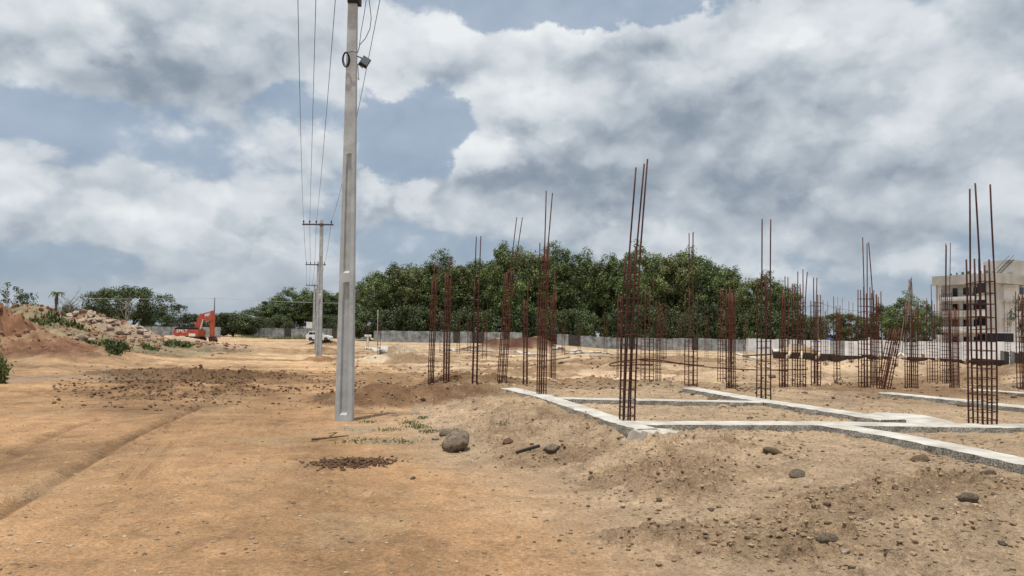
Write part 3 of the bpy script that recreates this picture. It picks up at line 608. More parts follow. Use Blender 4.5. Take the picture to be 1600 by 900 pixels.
# ---------------------------------------------------------------- cream building
bx0, by0 = C(1556, 135), 135.0; bz = gz(bx0, by0)
b = empty('apartment_building', (bx0, by0, 0), 'cream four storey building with balconies at the right edge', 'building', None, R(29.6))
ZL = [.2, 3.45, 6.5, 9.55, 12.35]; LY = 11.0; LX = 19.0
MB().box((3.0, .35, bz-.5), (LX, LY, 12.3)).build('core_wall', M['whitew'], b)
MB().box((0, 0, bz-.5), (3.0, 1.55, 12.3)).build('corner_wall', M['cream'], b)
MB().box((.05, 9.9, bz-.5), (3.0, LY, 12.3)).build('end_wall', M['whitew'], b)
w = MB().box((1.7, 1.55, bz-.5), (3.0, 9.9, 12.3)); w.build('recess_wall', M['whitew'], b)
MB().box((-.35, -.3, 12.3), (LX+.3, LY+.5, 14.15)).build('roof_parapet', M['cream'], b)
for k, z in enumerate(ZL[:4]):
    MB().box((-.25, 3.35, z-.28), (1.7, 9.9, z)).build('floor_slab', M['whitew'], b)
    MB().box((-.28, 3.3, z), (-.10, 9.95, z+(.45 if k == 3 else .85))).build('balcony_wall', M['whitew' if k % 2 else 'cream'], b)
    rl = MB()
    for j in range(26): rl.tube([(-.19, 3.4+j*.255, z+.4), (-.19, 3.4+j*.255, z+1.05)], .022, 4)
    rl.obox((-.19,3.4,z+1.05), (-.19,9.8,z+1.05), .05, .05); rl.build('balcony_railing', M['cable'], b)
    for y0, y1, zz0, zz1 in ((3.9,4.7,.15,2.2), (5.6,6.6,.9,2.2), (7.7,8.6,.15,2.2)):
        f = MB().box((1.64, y0-.08, z+zz0-.08), (1.72, y1+.08, z+zz1+.08)).build('window_frame', M['cream'], b)
        MB().box((1.58, y0, z+zz0), (1.635, y1, z+zz1)).build('pane', M['glass'], f)
    f = MB().box((-.02, 1.62, z+.9), (1.7, 3.3, z+.98)).build('window_sill', M['whitew'], b)
    MB().box((.25, 1.56, z+.99), (.32, 3.28, z+2.75)).build('stair_window', M['glass'], b)
    MB().box((.02, 1.56, z-.25), (.30, 3.30, z+.88)).build('spandrel', M['whitew'], b)
    MB().box((2.2, -.55, z+2.35), (7.2, .33, z+2.5)).build('sunshade', M['cream'], b)
    for x0 in (9.0, 13.0):
        f = MB().box((x0-.1, .26, z+.9), (x0+1.5, .345, z+2.35)).build('window_frame', M['cream'], b)
        MB().box((x0, .20, z+1.0), (x0+1.4, .255, z+2.25)).build('pane', M['glass'], f)
        MB().box((x0-.2, -.35, z+2.4), (x0+1.6, .34, z+2.52)).build('sunshade', M['cream'], b)
MB().box((7.5, .8, 14.15), (12.5, 6, 17.1)).build('roof_room', M['cream'], b)
st_ = MB()
for j in range(10): st_.obox((3.0+j*.45, .5, 14.2+j*.29), (3.0+j*.45, 1.3, 14.2+j*.29), .3, .05)
for yy in (.5, 1.3):
    st_.obox((2.8, yy, 14.2), (7.6, yy, 17.1), .06, .12); st_.obox((2.8, yy, 15.0), (7.6, yy, 17.9), .05, .05)
st_.build('roof_stair', M['cable'], b)
pg = MB()
for j in range(9): pg.tube([(.6, .6+j*1.1, 14.1), (.6, .6+j*1.1, 14.1+random.uniform(.2,.7))], random.uniform(.1,.3), 6)
pg.build('roof_planters', M['weed'], b)

# blank dark hoarding, tank, little signboard, tripod
def fr(px, D, z): p = at_d(px, 520, D); return Vector((p.x, p.y, z))
c = fr(1562, 88, 0); zt = top_z(c.x, c.y, 520.5); zb = top_z(c.x, c.y, 541)
r = empty('hoarding', (c.x, c.y, gz(c.x, c.y)), 'blank dark blue hoarding on posts in front of the cream building', 'hoarding'); zz = gz(c.x, c.y)
MB().box((-1.62, -.06, zb-zz), (1.62, 0, zt-zz)).build('board', M['boardbk'], r)
fm = MB(); 
for a, q in (((-1.7,-.03,zb-zz-.04),(1.7,-.03,zb-zz-.04)), ((-1.7,-.03,zt-zz+.04),(1.7,-.03,zt-zz+.04)), ((-1.66,-.03,zb-zz),(-1.66,-.03,zt-zz)), ((1.66,-.03,zb-zz),(1.66,-.03,zt-zz))): fm.obox(a, q, .07, .07)
fm.build('frame', M['white'], r)
for x in (-1.2, 1.2): MB().box((x-.05, .03, -.3), (x+.05, .13, zt-zz)).build('post', M['steel'], r)
c = fr(1296, 98, 0); zt = top_z(c.x, c.y, 528); zz = gz(c.x, c.y)
r = empty('water_tank', (c.x, c.y, zz), 'small dark blue water tank on a stand behind the pale fence', 'tank'); hh = zt-zz
MB().tube([(0,0,hh-1.15),(0,0,hh-1.1),(0,0,hh-.18),(0,0,hh-.05),(0,0,hh)], [.42,.48,.48,.36,.15], 16).build('drum', M['blue'], r, True)
for sx_ in (-1, 1):
    for sy_ in (-1, 1): MB().obox((sx_*.5, sy_*.5, -.2), (sx_*.38, sy_*.38, hh-1.16), .07, .07).build('leg', M['wood'], r)
c = fr(483, 185, 0); zt = top_z(c.x, c.y, 503); zb = top_z(c.x, c.y, 513); zz = gz(c.x, c.y)
r = empty('signboard', (c.x, c.y, zz), 'small blank pale signboard above the fence behind the white car', 'sign')
MB().box((-.75,-.03,zb-zz),(.75,.03,zt-zz)).build('board', M['sheetw'], r)
for x in (-.5,.5): MB().box((x-.04,.035,-.2),(x+.04,.11,zt-zz-.1)).build('post', M['steel'], r)
c = fr(575, 118, 0); zz = gz(c.x, c.y)
r = empty('concrete_marker', (c.x, c.y, zz), 'white T-shaped concrete post in front of the fence right of the big pole', 'post')
MB().box((-.18,-.15,-.2),(.18,.15,1.1)).build('stem', M['plaster'], r, bevel=.03); MB().box((-.5,-.2,1.1),(.5,.2,1.42)).build('cap', M['plaster'], r, bevel=.04)
# orange cloth on a stump
c = fr(87.5, 62, 0); zb = top_z(c.x, c.y, 499); zt = top_z(c.x, c.y, 487)
cl = MB(); ring = []
for k in range(12):
    a = k*math.pi/6; ring.append((math.cos(a)*.38-.12, math.sin(a)*.3, zb-zz-.35+.1*(k%2)))
zc = gz(c.x, c.y); ring = [(x, y, zb-zc-.4+.08*(i%2)) for i, (x, y, z) in enumerate(ring)]; mid = [(x*.62+.03, y*.7, zb-zc+.25+.05*(i%2)) for i, (x, y, z) in enumerate(ring)]; topc = [(x*.22+.12, y*.3, zt-zc) for x, y, z in ring]
cl.add(ring+mid+topc, [(i, (i+1)%12, 12+(i+1)%12, 12+i) for i in range(12)] + [(12+i, 12+(i+1)%12, 24+(i+1)%12, 24+i) for i in range(12)] + [tuple(range(24,36))])
o = cl.build('orange_cloth', M['orange'], None, True, loc=(c.x, c.y, zc)); tag(o, 'bright orange cloth hanging over a pale stake behind the rubble heap', 'cloth')
o = MB().tube([(c.x+.14, c.y, zc-.2), (c.x+.10, c.y, zt-.05), (c.x+.06, c.y, top_z(c.x, c.y, 476))], [.07,.06,.04], 7).build('wooden_stake', M['palebark'], None, True); tag(o, 'pale wooden stake holding up the orange cloth', 'stake')
# bundle of leaning steel bars
c = fr(1420, 75, 0); zz = gz(c.x, c.y); r = empty('bar_tripod', (c.x, c.y, zz), 'leaning bundle of pale bars rising like a tripod above the dark round tree', 'bars')
for (x0, x1, pt) in ((-.55,.15,436),(-.4,.35,433),(-.2,.2,440),(.55,.30,434),(.2,.05,437)):
    MB().tube([(x0*1.9, .2, 0), (x1, 0, top_z(c.x, c.y, pt)-zz)], .035, 5).build('bar', M['palebark'], r)

# ---------------------------------------------------------------- excavator
D = 110.0; c = fr(298, D, 0); zz = 0.0; u = D/F
def X(px): return (px-298)*u
def Z(py): return top_z(c.x, c.y, py)
ex = empty('excavator', (c.x, c.y, 0), 'red tracked excavator with its arm reaching down beside the far fence', 'excavator')
zb = gz(c.x, c.y)
for y in (-1.35, .75):
    tp = [(-1.9,.5),(-1.7,.12),(-1.3,0),(1.3,0),(1.7,.12),(1.9,.5),(1.7,.82),(1.3,.92),(-1.3,.92),(-1.7,.82)]
    tk = MB().prism([(x, z+zb) for x, z in tp], y, y+.6).build('track', M['black'], ex, bevel=.03)
    wm = MB()
    for x in (-1.4,-.7,0,.7,1.4): wm.tube([(x, y-.02, zb+.45), (x, y+.62, zb+.45)], .27, 12)
    wm.build('track_wheels', M['steel'], tk)
MB().tube([(0,0,zb+.8),(0,0,zb+1.1)], .75, 16).build('turntable', M['steel'], ex)
MB().prism([(X(277), Z(526)+.25), (X(279), Z(526)), (X(314), Z(526)), (X(316), Z(522)), (X(316), Z(515)), (X(277), Z(515))], -1.3, 1.3).build('body', M['red'], ex, bevel=.05)
MB().prism([(X(277.5), Z(515)), (X(312), Z(515)), (X(311), Z(512)), (X(284), Z(511)), (X(278), Z(513))], -1.2, 1.2).build('engine_hood', M['black'], ex, bevel=.04)
MB().box((X(301), -1.32, Z(527)), (X(311), -1.3, Z(521))).build('side_panel', M['white'], ex)
cb = MB().prism([(X(294), Z(513)), (X(303), Z(513)), (X(303.5), Z(509)), (X(302), Z(504.5)), (X(295), Z(504.5))], .35, 1.25).build('cab', M['red'], ex, bevel=.04)
MB().box((X(295.2), .30, Z(511)), (X(302), .345, Z(506))).build('cab_window', M['glass'], cb)
MB().prism([(X(303), Z(516)), (X(314), Z(516)), (X(319), Z(494)), (X(330), Z(494.5)), (X(334), Z(497.5)), (X(330), Z(500.5)), (X(320), Z(501)), (X(318), Z(491)), (X(313), Z(489.5))], -.35, .15).build('boom', M['red'], ex, bevel=.03)
MB().prism([(X(328.5), Z(486)), (X(333), Z(484.5)), (X(335.5), Z(498)), (X(334.5), Z(525)), (X(328.5), Z(526)), (X(329), Z(500))], -.30, .10).build('stick', M['red'], ex, bevel=.03)
MB().tube([(X(316), -.1, Z(490.5)), (X(323), -.1, Z(488.5)), (X(331), -.1, Z(486))], [.11,.10,.06], 8).build('arm_cylinder', M['red'], ex)
MB().tube([(X(315), -.45, Z(514)), (X(317.5), -.45, Z(504)), (X(319), -.45, Z(498))], [.12,.11,.06], 8).build('boom_cylinder', M['clear'], ex)
MB().prism([(X(328), Z(526)), (X(336), Z(525)), (X(339), Z(531)), (X(338), Z(536)), (X(334), Z(531)), (X(329), Z(533))], -.6, .45).build('bucket', M['rustdk'], ex, bevel=.03)
tx = bpy.data.curves.new('lettering', 'FONT'); tx.body = 'SMLT'; tx.size = .62; tx.extrude = .01; tx.align_x = 'CENTER'; tx.align_y = 'CENTER'; tx.space_character = 1.15; tx.offset = .012
to = bpy.data.objects.new('tmp', tx); COL.objects.link(to); dg = bpy.context.evaluated_depsgraph_get(); me = bpy.data.meshes.new_from_object(to.evaluated_get(dg)); bpy.data.objects.remove(to)
lt = link('lettering', me, M['white'], ex); lt.location = (X(290.5), -1.33, Z(517.6)); lt.rotation_euler = (R(90), 0, 0)

# ---------------------------------------------------------------- white car
D = 140.0; c = on_ground(499, 533.5); D = c.y; u = D/F; k = 39.5*u/4.6
car = empty('parked_car', (c.x, c.y, c.z), 'white car parked behind the far concrete poles', 'car'); car.scale = (k, k, k*1.0)
body = [(-2.25,.45),(-2.3,.9),(-2.2,1.05),(-1.95,1.12),(.75,1.10),(1.55,1.0),(2.15,.86),(2.3,.65),(2.28,.4),(1.85,.28),(-1.95,.28)]
MB().prism(body, -.9, .9).build('body', M['white'], car, bevel=.06)
cabp = [(-2.1,1.08),(-1.75,1.62),(-1.45,1.70),(.05,1.70),(.35,1.62),(1.05,1.09)]
cbn = MB().prism(cabp, -.78, .78).build('cabin', M['white'], car, bevel=.05)
for a0, a1, b0, b1 in ((-1.82,-1.0,-1.6,-1.0), (-.92,-.1,-.92,-.1), (-.02,.85,-.02,.30)):
    for y in (-.80, .80): 
        s_ = -1 if y < 0 else 1
        MB().add([(a0,y,1.14),(a1,y,1.14),(b1,y,1.58),(b0,y,1.58),(a0,y+.012*s_,1.14),(a1,y+.012*s_,1.14),(b1,y+.012*s_,1.58),(b0,y+.012*s_,1.58)], [(0,1,2,3),(4,5,6,7),(0,1,5,4),(2,3,7,6),(1,2,6,5),(3,0,4,7)]).build('side_window', M['glass'], car)
MB().add([(.40,-.7,1.60),(.40,.7,1.60),(1.03,.7,1.13),(1.03,-.7,1.13),(.42,-.7,1.62),(.42,.7,1.62),(1.06,.7,1.15),(1.06,-.7,1.15)], [(0,1,2,3),(4,5,6,7),(0,1,5,4),(2,3,7,6),(1,2,6,5),(3,0,4,7)]).build('windscreen', M['glass'], car)
for x in (-1.4, 1.4):
    for y in (-.93, .71):
        t = MB().tube([(x,y,.35),(x,y+.22,.35)], .35, 20).build('wheel', M['black'], car, bevel=0)
        MB().tube([(x,y-.012 if y < 0 else y+.2,.35),(x,y+.02 if y < 0 else y+.232,.35)], .2, 14).build('rim', M['steel'], t)
for y in (-.72, .62): MB().box((2.2,y-.02,.70),(2.30,y+.16,.84)).build('headlight', M['clear'], car)
for y in (-.86, .74): MB().box((-2.29,y,.78),(-2.2,y+.12,1.02)).build('tail_light', M['red'], car)
for y in (-1.03, .90): MB().box((.72,y,1.08),(.86,y+.13,1.22)).build('wing_mirror', M['white'], car)

# ---------------------------------------------------------------- concrete power poles and their wires
def pole_shaft(H, wb, wt, db, dt, rec):
    zs = set([-.6, 0, H])
    for a, q in rec: zs.update([a-.005, a, a+.04, a+.12, q-.30, q-.02, q, q+.01])
    for i in range(1, 16): zs.add(H*i/16)
    zs = sorted(z for z in zs if z <= H); m = MB(); vs = []; n = 12
    for z in zs:
        t = max(0, z)/H; w = (wb+(wt-wb)*t)/2; d = (db+(dt-db)*t)/2; g = w*.46; k = 0.0; gi = g*.62
        for a, q in rec:
            if a <= z <= q: k = min(1, (z-a)/.04)*.62*d if z < q-.30 else .62*d*max(0.0, min(1, (q-z)/.02)) ; gi = g*.74*(1 if z < q-.3 else max(.35, (q-z)/.3))
        c = w*.06
        vs += [(-w,-d+c,z),(-w+c,-d,z),(-g,-d,z),(-gi,-d+k,z),(gi,-d+k,z),(g,-d,z),(w-c,-d,z),(w,-d+c,z),(w,d-c,z),(w-c,d,z),(-w+c,d,z),(-w,d-c,z)]
    fs = [(i*n+j, i*n+(j+1)%n, (i+1)*n+(j+1)%n, (i+1)*n+j) for i in range(len(zs)-1) for j in range(n)] + [tuple(range(n))[::-1], tuple((len(zs)-1)*n+j for j in range(n))]
    return m.add(vs, fs)
ARM = (-1.04, -.68, -.29, .60)
def power_pole(px, py, D, toppy, wb, label, near=False, rec=None, armx=(-1.12, .72), rz=0.0):
    p = at_d(px, 520, D); z0 = gz(p.x, p.y); 
    if near: z0 = at_z(px, py, 0.02).z
    H = top_z(p.x, p.y, toppy) - z0
    r = empty('power_pole', (p.x, p.y, z0), label, 'utility pole', 'concrete power poles along the track', rz)
    if rec is None: rec = [(.15, H*.44), (H*.47, H*.74)]
    s = pole_shaft(H, wb, wb*.5, wb*.62, wb*.34, rec).build('shaft', M['conc'], r)
    za = H-.28 if not near else H-.20
    a = MB().obox((armx[0], -.12, za), (armx[1], -.12, za), .07, .09); a.build('crossarm', M['steel'], r)
    MB().box((-wb*.33, -.16, za-.07), (wb*.33, -.06+wb*.25, za+.06)).build('clamp', M['steel'], r)
    for x in ARM: MB().tube([(x,-.12,za+.04),(x,-.12,za+.10),(x,-.12,za+.13),(x,-.12,za+.19),(x,-.12,za+.24)], [.02,.02,.055,.045,.03], 8).build('insulator', M['porcelain'], r, True)
    return r, [Vector((p.x+x*math.cos(rz), p.y-.12+x*math.sin(rz), z0+za+.22)) for x in ARM], H, Vector((p.x, p.y, z0))
P1 = at_z(541, 656, .02)
zA = top_z(P1.x, P1.y, 441)-.02; zB = top_z(P1.x, P1.y, 427)-.02; zC = top_z(P1.x, P1.y, 241)-.02
poles = [power_pole(541, 656, P1.y, -24, .325, 'big near concrete power pole with a floodlight, standing by the track', True, [(.10, zA), (zB, zC)], (-1.12, .72)),
         power_pole(499, 557, 43.6, 344, .33, 'second concrete power pole along the track, dark soil at its foot'),
         power_pole(495, 550, 67, 409, .33, 'third concrete power pole, just behind the second one'),
         power_pole(490, 542, 96, 443, .33, 'farthest concrete power pole of the line, in front of the white car')]
wn_ = ['outer left', 'inner left', 'middle', 'right']
for i in range(3):
    for k in range(4):
        a, q = poles[i][1][k], poles[i+1][1][k]; sag = (.55, .4, .5)[i]
        pts = [a.lerp(q, t/18) - Vector((0,0,4*sag*(t/18)*(1-t/18))) for t in range(19)]
        o = MB().tube(pts, (.0075, .011, .013)[i], 5).build('power_line', M['alu'], None, True)
        tag(o, '%s wire strung between the %s' % (wn_[k], ('near pole and the second pole', 'second and third poles', 'third and farthest poles')[i]), 'wire', 'wires strung along the track')
# things fixed to the near pole
r, arms, H, p0 = poles[0]; T = lambda px, py, dy=-.2: (at_d(px, py, P1.y+dy) - p0)
fl = MB(); q = T(570, 97); 
fo = MB().box((-.13,-.05,-.19),(.13,.05,.19)).build('floodlight', M['cable'], r, bevel=.015); fo.scale = (.62,.62,.62); fo.location = q; fo.rotation_euler = (R(-28), R(28), R(18))
MB().box((-.11,-.062,-.16),(.11,-.052,.16)).build('lamp_glass', M['steel'], fo)
fn = MB()
for k in range(6): fn.box((-.11+k*.04, .051, -.16), (-.10+k*.04, .075, .16))
fn.build('cooling_fins', M['cable'], fo)
MB().tube([T(558, 88, -.1), T(564, 90, -.15), T(568, 97, -.15), T(566, 106, -.15), T(560, 100, -.1)], .012, 6).build('bracket', M['cable'], r)
co = MB()
for j in range(4):
    cx, cyy, rx_, ry_ = 541+random.uniform(-1,1), 93+random.uniform(-1,1), 4.8+random.uniform(-1.5,1), 10.5+random.uniform(-1.5,1)
    co.tube([T(cx+rx_*math.cos(t*math.pi/9), cyy+ry_*math.sin(t*math.pi/9), -.13) for t in range(19)], .008, 5, False)
co.build('cable_coil', M['cable'], r)
MB().tube([T(543,82,-.15), T(550,80.5,-.16), T(559,82,-.15)], .008, 5).build('cable_band', M['cable'], r)
MB().tube([T(559,82,-.15), T(562,70,-.2), T(571,60), T(578,45), T(580,28), T(578,10), T(576,-6)], .007, 5).build('drop_cable', M['cable'], r)
MB().tube([T(561,76,-.15), T(564,50,-.2), T(569,22), T(573,-6)], .006, 5).build('drop_cable', M['cable'], r)
MB().tube([T(559,100,-.1), T(560,118,-.16), T(561,125,-.16), T(558.5,122,-.12)], .007, 5).build('loose_cable', M['cable'], r)
MB().box(tuple(T(547,3,.0)-Vector((.03,.1,.05))), tuple(T(561,-2,.0)+Vector((.03,.1,.05)))).build('pole_clamp', M['cable'], r)

def small_pole(px, D, pt, label, rad, mt, arm=None, thick=.05):
    p = at_d(px, 520, D); z0 = gz(p.x, p.y); H = top_z(p.x, p.y, pt)-z0
    r = empty('utility_pole', (p.x, p.y, z0), label, 'pole'); MB().tube([(0,0,-.4),(0,0,H)], [rad, rad*.65], 8).build('shaft', M[mt], r, True)
    if arm:
        for (w, dz) in arm: MB().obox((-w,-.1,H-dz),(w,-.1,H-dz), thick, thick).build('crossarm', M['steel'], r)
    return Vector((p.x, p.y, z0+H))
a1 = small_pole(334, 148, 465, 'dark thin pole rising behind the excavator arm', .16, 'steel')
a0 = small_pole(30, 150, 463, 'thin pole of the far cross line, hidden among the trees behind the red earth heap', .14, 'conc')
a2 = small_pole(628, 153, 474, 'thin pole of the far cross line, hidden in the left end of the wood', .08, 'bark')
for a, q, n in ((a0, a1, 'left'), (a1, a2, 'right')):
    for k in (0,):
        pts = [a.lerp(q, t/14) - Vector((0,0,.15+2.0*(t/14)*(1-t/14)*.5)) for t in range(15)]
        tag(MB().tube(pts, .032, 5).build('cross_wire', M['paper'], None, True), 'pale far wire running across the view, %s of the dark thin pole' % n, 'wire')
small_pole(590, 95, 484, 'small pale stake with a short crossbar right of the big pole', .05, 'conc', ((.35, 1.3),))
b1 = small_pole(1278, 125, 465, 'concrete utility pole with crossarms between the wood and the round tree', .14, 'conc', ((.9,.9), (.55, 2.2)), .09)
b0 = small_pole(1236, 150, 470, 'far thin pole among the last trees of the wood', .1, 'bark'); b2 = small_pole(1372, 150, 478, 'far thin pole behind the dark round tree', .1, 'conc')
for a, q, n in ((b0, b1, 'left'), (b1, b2, 'right')):
    pts = [a.lerp(q, t/12) - Vector((0,0,.8+3.0*(t/12)*(1-t/12))) for t in range(13)]
    tag(MB().tube(pts, .03, 5).build('cross_wire', M['alu'], None, True), 'thin far wire hanging %s of the utility pole with crossarms' % n, 'wire')
small_pole(1379, 70, 520, 'short pale post standing by the boards left of the leaning cage', .05, 'palebark')

# ---------------------------------------------------------------- plinth beams (strips of fresh concrete)
def beam(P, width, th, label, z=None, name='concrete_strip', jag=.014):
    P = [Vector((a.x, a.y, 0)) for a in P]; L = []; 
    for a, q in zip(P[:-1], P[1:]):
        n = max(1, int((q-a).length/.10)); L += [a.lerp(q, i/n) for i in range(n)]
    L.append(P[-1]); vs = []; rd = random.Random(len(label)); o = P[0]; n = 10
    ws = width if isinstance(width, (list, tuple)) else (width, width)
    for i, p in enumerate(L):
        d = (L[min(i+1, len(L)-1)]-L[max(i-1,0)]).normalized(); s = Vector((-d.y, d.x, 0)); t = i/(len(L)-1); w = (ws[0]+(ws[1]-ws[0])*t)/2
        zt = (z if z is not None else max(gz(p.x, p.y), float(land(np.array([p.x]), np.array([p.y]), False)[0])) + th)
        j = lambda a=jag: rd.uniform(-a, a)
        for off, dz in ((-w-.02, -.30), (-w-.02+j(), -.09+j(.02)), (-w+j(), -.010+j(.005)), (-w*.82+j(), j(.002)), (-w*.3, j(.0015)), (w*.3, j(.0015)), (w*.82+j(), j(.002)), (w+j(), -.010+j(.005)), (w+.02+j(), -.09+j(.02)), (w+.02, -.30)):
            q = p + s*off - o; vs.append((q.x, q.y, zt+dz))
    fs = [(i*n+k, i*n+k+1, (i+1)*n+k+1, (i+1)*n+k) for i in range(len(L)-1) for k in range(n-1)] + [tuple(range(n)), tuple((len(L)-1)*n+k for k in range(n))[::-1]]
    ob = MB().add(vs, fs).build(name, M['conc_new'], None, False, loc=(o.x, o.y, 0)); ob.data.materials.append(M['aggregate'])
    for pf in ob.data.polygons:
        if abs(pf.normal.z) < .75: pf.material_index = 1
    tag(ob, label, 'concrete strip', 'concrete strips between the cages'); return ob
ZT = PLAT+.09
BL = lambda L: [at_z(a, q, ZT) for a, q in L]
beam(BL([(786,604), (850,618), (905,636), (962,655), (1012,670)]), (.42,.32), 0, 'long pale strip along the bank edge, ending at the tallest near cage', ZT)
beam(BL([(978,659), (1120,659.5), (1300,660), (1480,663), (1620,664)]), (.42,.46), 0, 'strip running straight across from the tallest near cage to the right edge', ZT-.006)
beam(BL([(1300,664), (1400,680), (1500,700), (1600,721), (1760,754)]), (.42,.34), 0, 'nearest strip slanting to the right edge with a rough dark side', ZT+.008)
beam(BL([(1080,606), (1190,625), (1300,641), (1395,656)]), (.45,.45), 0, 'slanting strip passing under the middle cage behind the long cross strip', ZT+.004)
beam(BL([(872,621), (950,622.5), (1080,625), (1188,627)]), (.35,.35), 0, 'thin far strip parallel to the long cross strip, dark rock in front of it', ZT-.004)
beam(BL([(1384,613), (1480,622), (1560,631), (1640,639)]), (.45,.45), 0, 'pale strip slanting behind the right cage', ZT-.002)
beam(BL([(1500,607), (1560,610), (1640,616)]), (.4,.4), 0, 'short strip farthest right, half hidden by sand', ZT-.006)
def gbeam(L, w, label, th=.12): beam([on_ground(a, q) for a, q in L], w, th, label, name='concrete_strip')
gbeam([(572,546),(586,550),(600,554)], .5, 'small far strip left of the pale sand pile')
gbeam([(690,549),(790,551)], .5, 'far strip below the dark red soil pile')
gbeam([(786,549),(812,553),(838,557)], .5, 'far strip slanting down right below the dark red soil pile')
gbeam([(866,548),(905,549)], .6, 'short far strip right of the dark red soil pile')
gbeam([(885,555),(960,555)], .5, 'far strip behind the loose plank')
gbeam([(1150,553),(1215,553)], .6, 'far strip at the left end of the dark boards')
o_ = at_z(1418, 652, ZT-.03)
sp = MB(); n = 20; ring = [(o_.x+math.cos(2*math.pi*k/n)*(.62+.10*math.sin(3*k)), o_.y+math.sin(2*math.pi*k/n)*(1.15+.12*math.cos(5*k)), ZT-.10) for k in range(n)]
ri = [(o_.x+(x-o_.x)*.7, o_.y+(y-o_.y)*.7, ZT-.03+.01*math.sin(i)) for i, (x, y, z) in enumerate(ring)]
sp.add(ring+ri, [(i, (i+1)%n, n+(i+1)%n, n+i) for i in range(n)] + [tuple(range(n, 2*n))]); tag(sp.build('concrete_spill', M['conc_new'], None), 'flat grey patch of spilled concrete behind the crossing of the strips', 'concrete patch')
o_ = at_z(1022, 674, ZT-.03); sp = MB(); ring = [(o_.x+math.cos(2*math.pi*k/n)*(.36+.07*math.sin(4*k)), o_.y+math.sin(2*math.pi*k/n)*(.30+.06*math.cos(7*k)), ZT-.30) for k in range(n)]
ri = [(o_.x+(x-o_.x)*.78+.02*math.sin(i*5), o_.y+(y-o_.y)*.78, ZT-.02+.02*math.sin(i*3)) for i, (x, y, z) in enumerate(ring)]
sp.add(ring+ri, [(i, (i+1)%n, n+(i+1)%n, n+i) for i in range(n)] + [tuple(range(n, 2*n))]); tag(sp.build('concrete_spill', M['conc_new'], None), 'rough lump of spilled concrete at the corner by the tallest near cage', 'concrete lump')

# ---------------------------------------------------------------- rebar cages
NC = [0]
def cage(x0, x1, py, shortpy, longs, label, base=None, lean=0, nb=6, sp=.13, r=.0125, mt='rust', D=None, simple=False, stir_top=None, tilt=0):
    mid = (x0+x1)/2
    if base == 'beam': c = at_z(mid, py, ZT)
    elif base == 'plat': c = at_z(mid, py, PLAT)
    elif D: c = at_d(mid, 520, D); c.z = gz(c.x, c.y)
    else: c = on_ground(mid, py)
    u = c.y/F; w = (x1-x0)*u; NC[0] += 1; rd = random.Random(NC[0]*13)
    a = w*.80; bb = w*.86; rz = R(rd.uniform(9, 14)); zs = top_z(c.x, c.y, shortpy)-c.z
    root = empty('rebar_cage', (c.x, c.y, c.z-.02), label, 'rebar cage', 'rusty column cages standing on the site', rz)
    pos = [(-.5,-.5),(0,-.5),(.5,-.5),(.5,.5),(0,.5),(-.5,.5)] if nb == 6 else [(-.5,-.5),(-.17,-.5),(.17,-.5),(.5,-.5),(.5,.5),(.17,.5),(-.17,.5),(-.5,.5)] if nb == 8 else [(-.5,-.5),(.5,-.5),(.5,.5),(-.5,.5)]
    pos = pos[:]; tops = [zs*rd.uniform(.94, 1.03) for _ in pos]; lx = [0.0]*len(pos)
    for fx, tp, dx in longs:               # the bar nearest to that position across the cage carries the long end
        k = min((i for i in range(len(pos)) if lx[i] == 0.0), key=lambda i: abs(pos[i][0]*a + pos[i][1]*bb*.2 - (fx-.5)*w) + (.15*w if pos[i][1] > 0 and rd.random() < .5 else 0))
        tops[k] = top_z(c.x, c.y, tp)-c.z; lx[k] = dx*u + 1e-6
    L0 = lean*u; Hmax = max(tops)
    if simple:
        m = MB()
        for (x, y), t in zip(pos, tops): m.tube([(x*a, y*bb, -.3), (x*a+L0*t/Hmax, y*bb, t)], r, 4)
        z = .1
        while z < zs*.92: m.tube([(q[0]*a*1.04+L0*z/Hmax, q[1]*bb*1.04, z) for q in ((-.5,-.5),(.5,-.5),(.5,.5),(-.5,.5),(-.5,-.5))], r*.6, 4, False); z += sp*1.5
        m.build('bars', M[mt], root); return root
    for i, ((x, y), t) in enumerate(zip(pos, tops)):
        bx, by_ = rd.uniform(-.012,.012), rd.uniform(-.012,.012)
        pts = []
        for k in range(9):
            f = k/8; z = -.25 + (t+.25)*f; up_ = max(0, z-zs*.9)/max(.01, t-zs*.9) if t > zs*1.1 else 0
            pts.append((x*a + L0*max(0,z)/Hmax + bx*math.sin(f*4+i) + lx[i]*up_, y*bb + by_*math.sin(f*5+i) , z))
        MB().tube(pts, r, 6).build('vertical_bar', M[mt], root, True)
    rr = r*.50; me = MB().tube([(-.5*a-r,-.5*bb-r,0),(.5*a+r,-.5*bb-r,0),(.5*a+r,.5*bb+r,0),(-.5*a-r,.5*bb+r,0),(-.5*a-r,-.5*bb-r,0),(-.5*a+.03,-.5*bb+.03,0)], rr, 5).mesh('stirrup'); me.materials.append(M[mt])
    z = .08; zt = (top_z(c.x, c.y, stir_top)-c.z) if stir_top else zs*.90
    while z < zt:
        o = bpy.data.objects.new('stirrup', me); COL.objects.link(o); o.parent = root
        o.location = (L0*z/Hmax, 0, z); o.rotation_euler = (R(rd.uniform(-4,4)), R(rd.uniform(-4,4)), R(rd.uniform(-3,3)))
        z += sp*rd.uniform(.85, 1.15)*(1 if z < zt*.55 else 1.35)
    if tilt: root.rotation_euler = (0, R(tilt), rz)
    return root
cage(968, 990, 656, 384, [(.05,261,5),(.85,247,7),(.95,250,8)], 'tallest near cage, standing on the corner of two strips', 'beam', lean=13, mt='rustdk')
cage(1520, 1551, 661, 403, [(.0,288,-8),(.4,291,0),(.97,288,-2)], 'large near cage at the right with three long bars, standing on the cross strip', 'beam', lean=-3, nb=8, mt='rustdk')
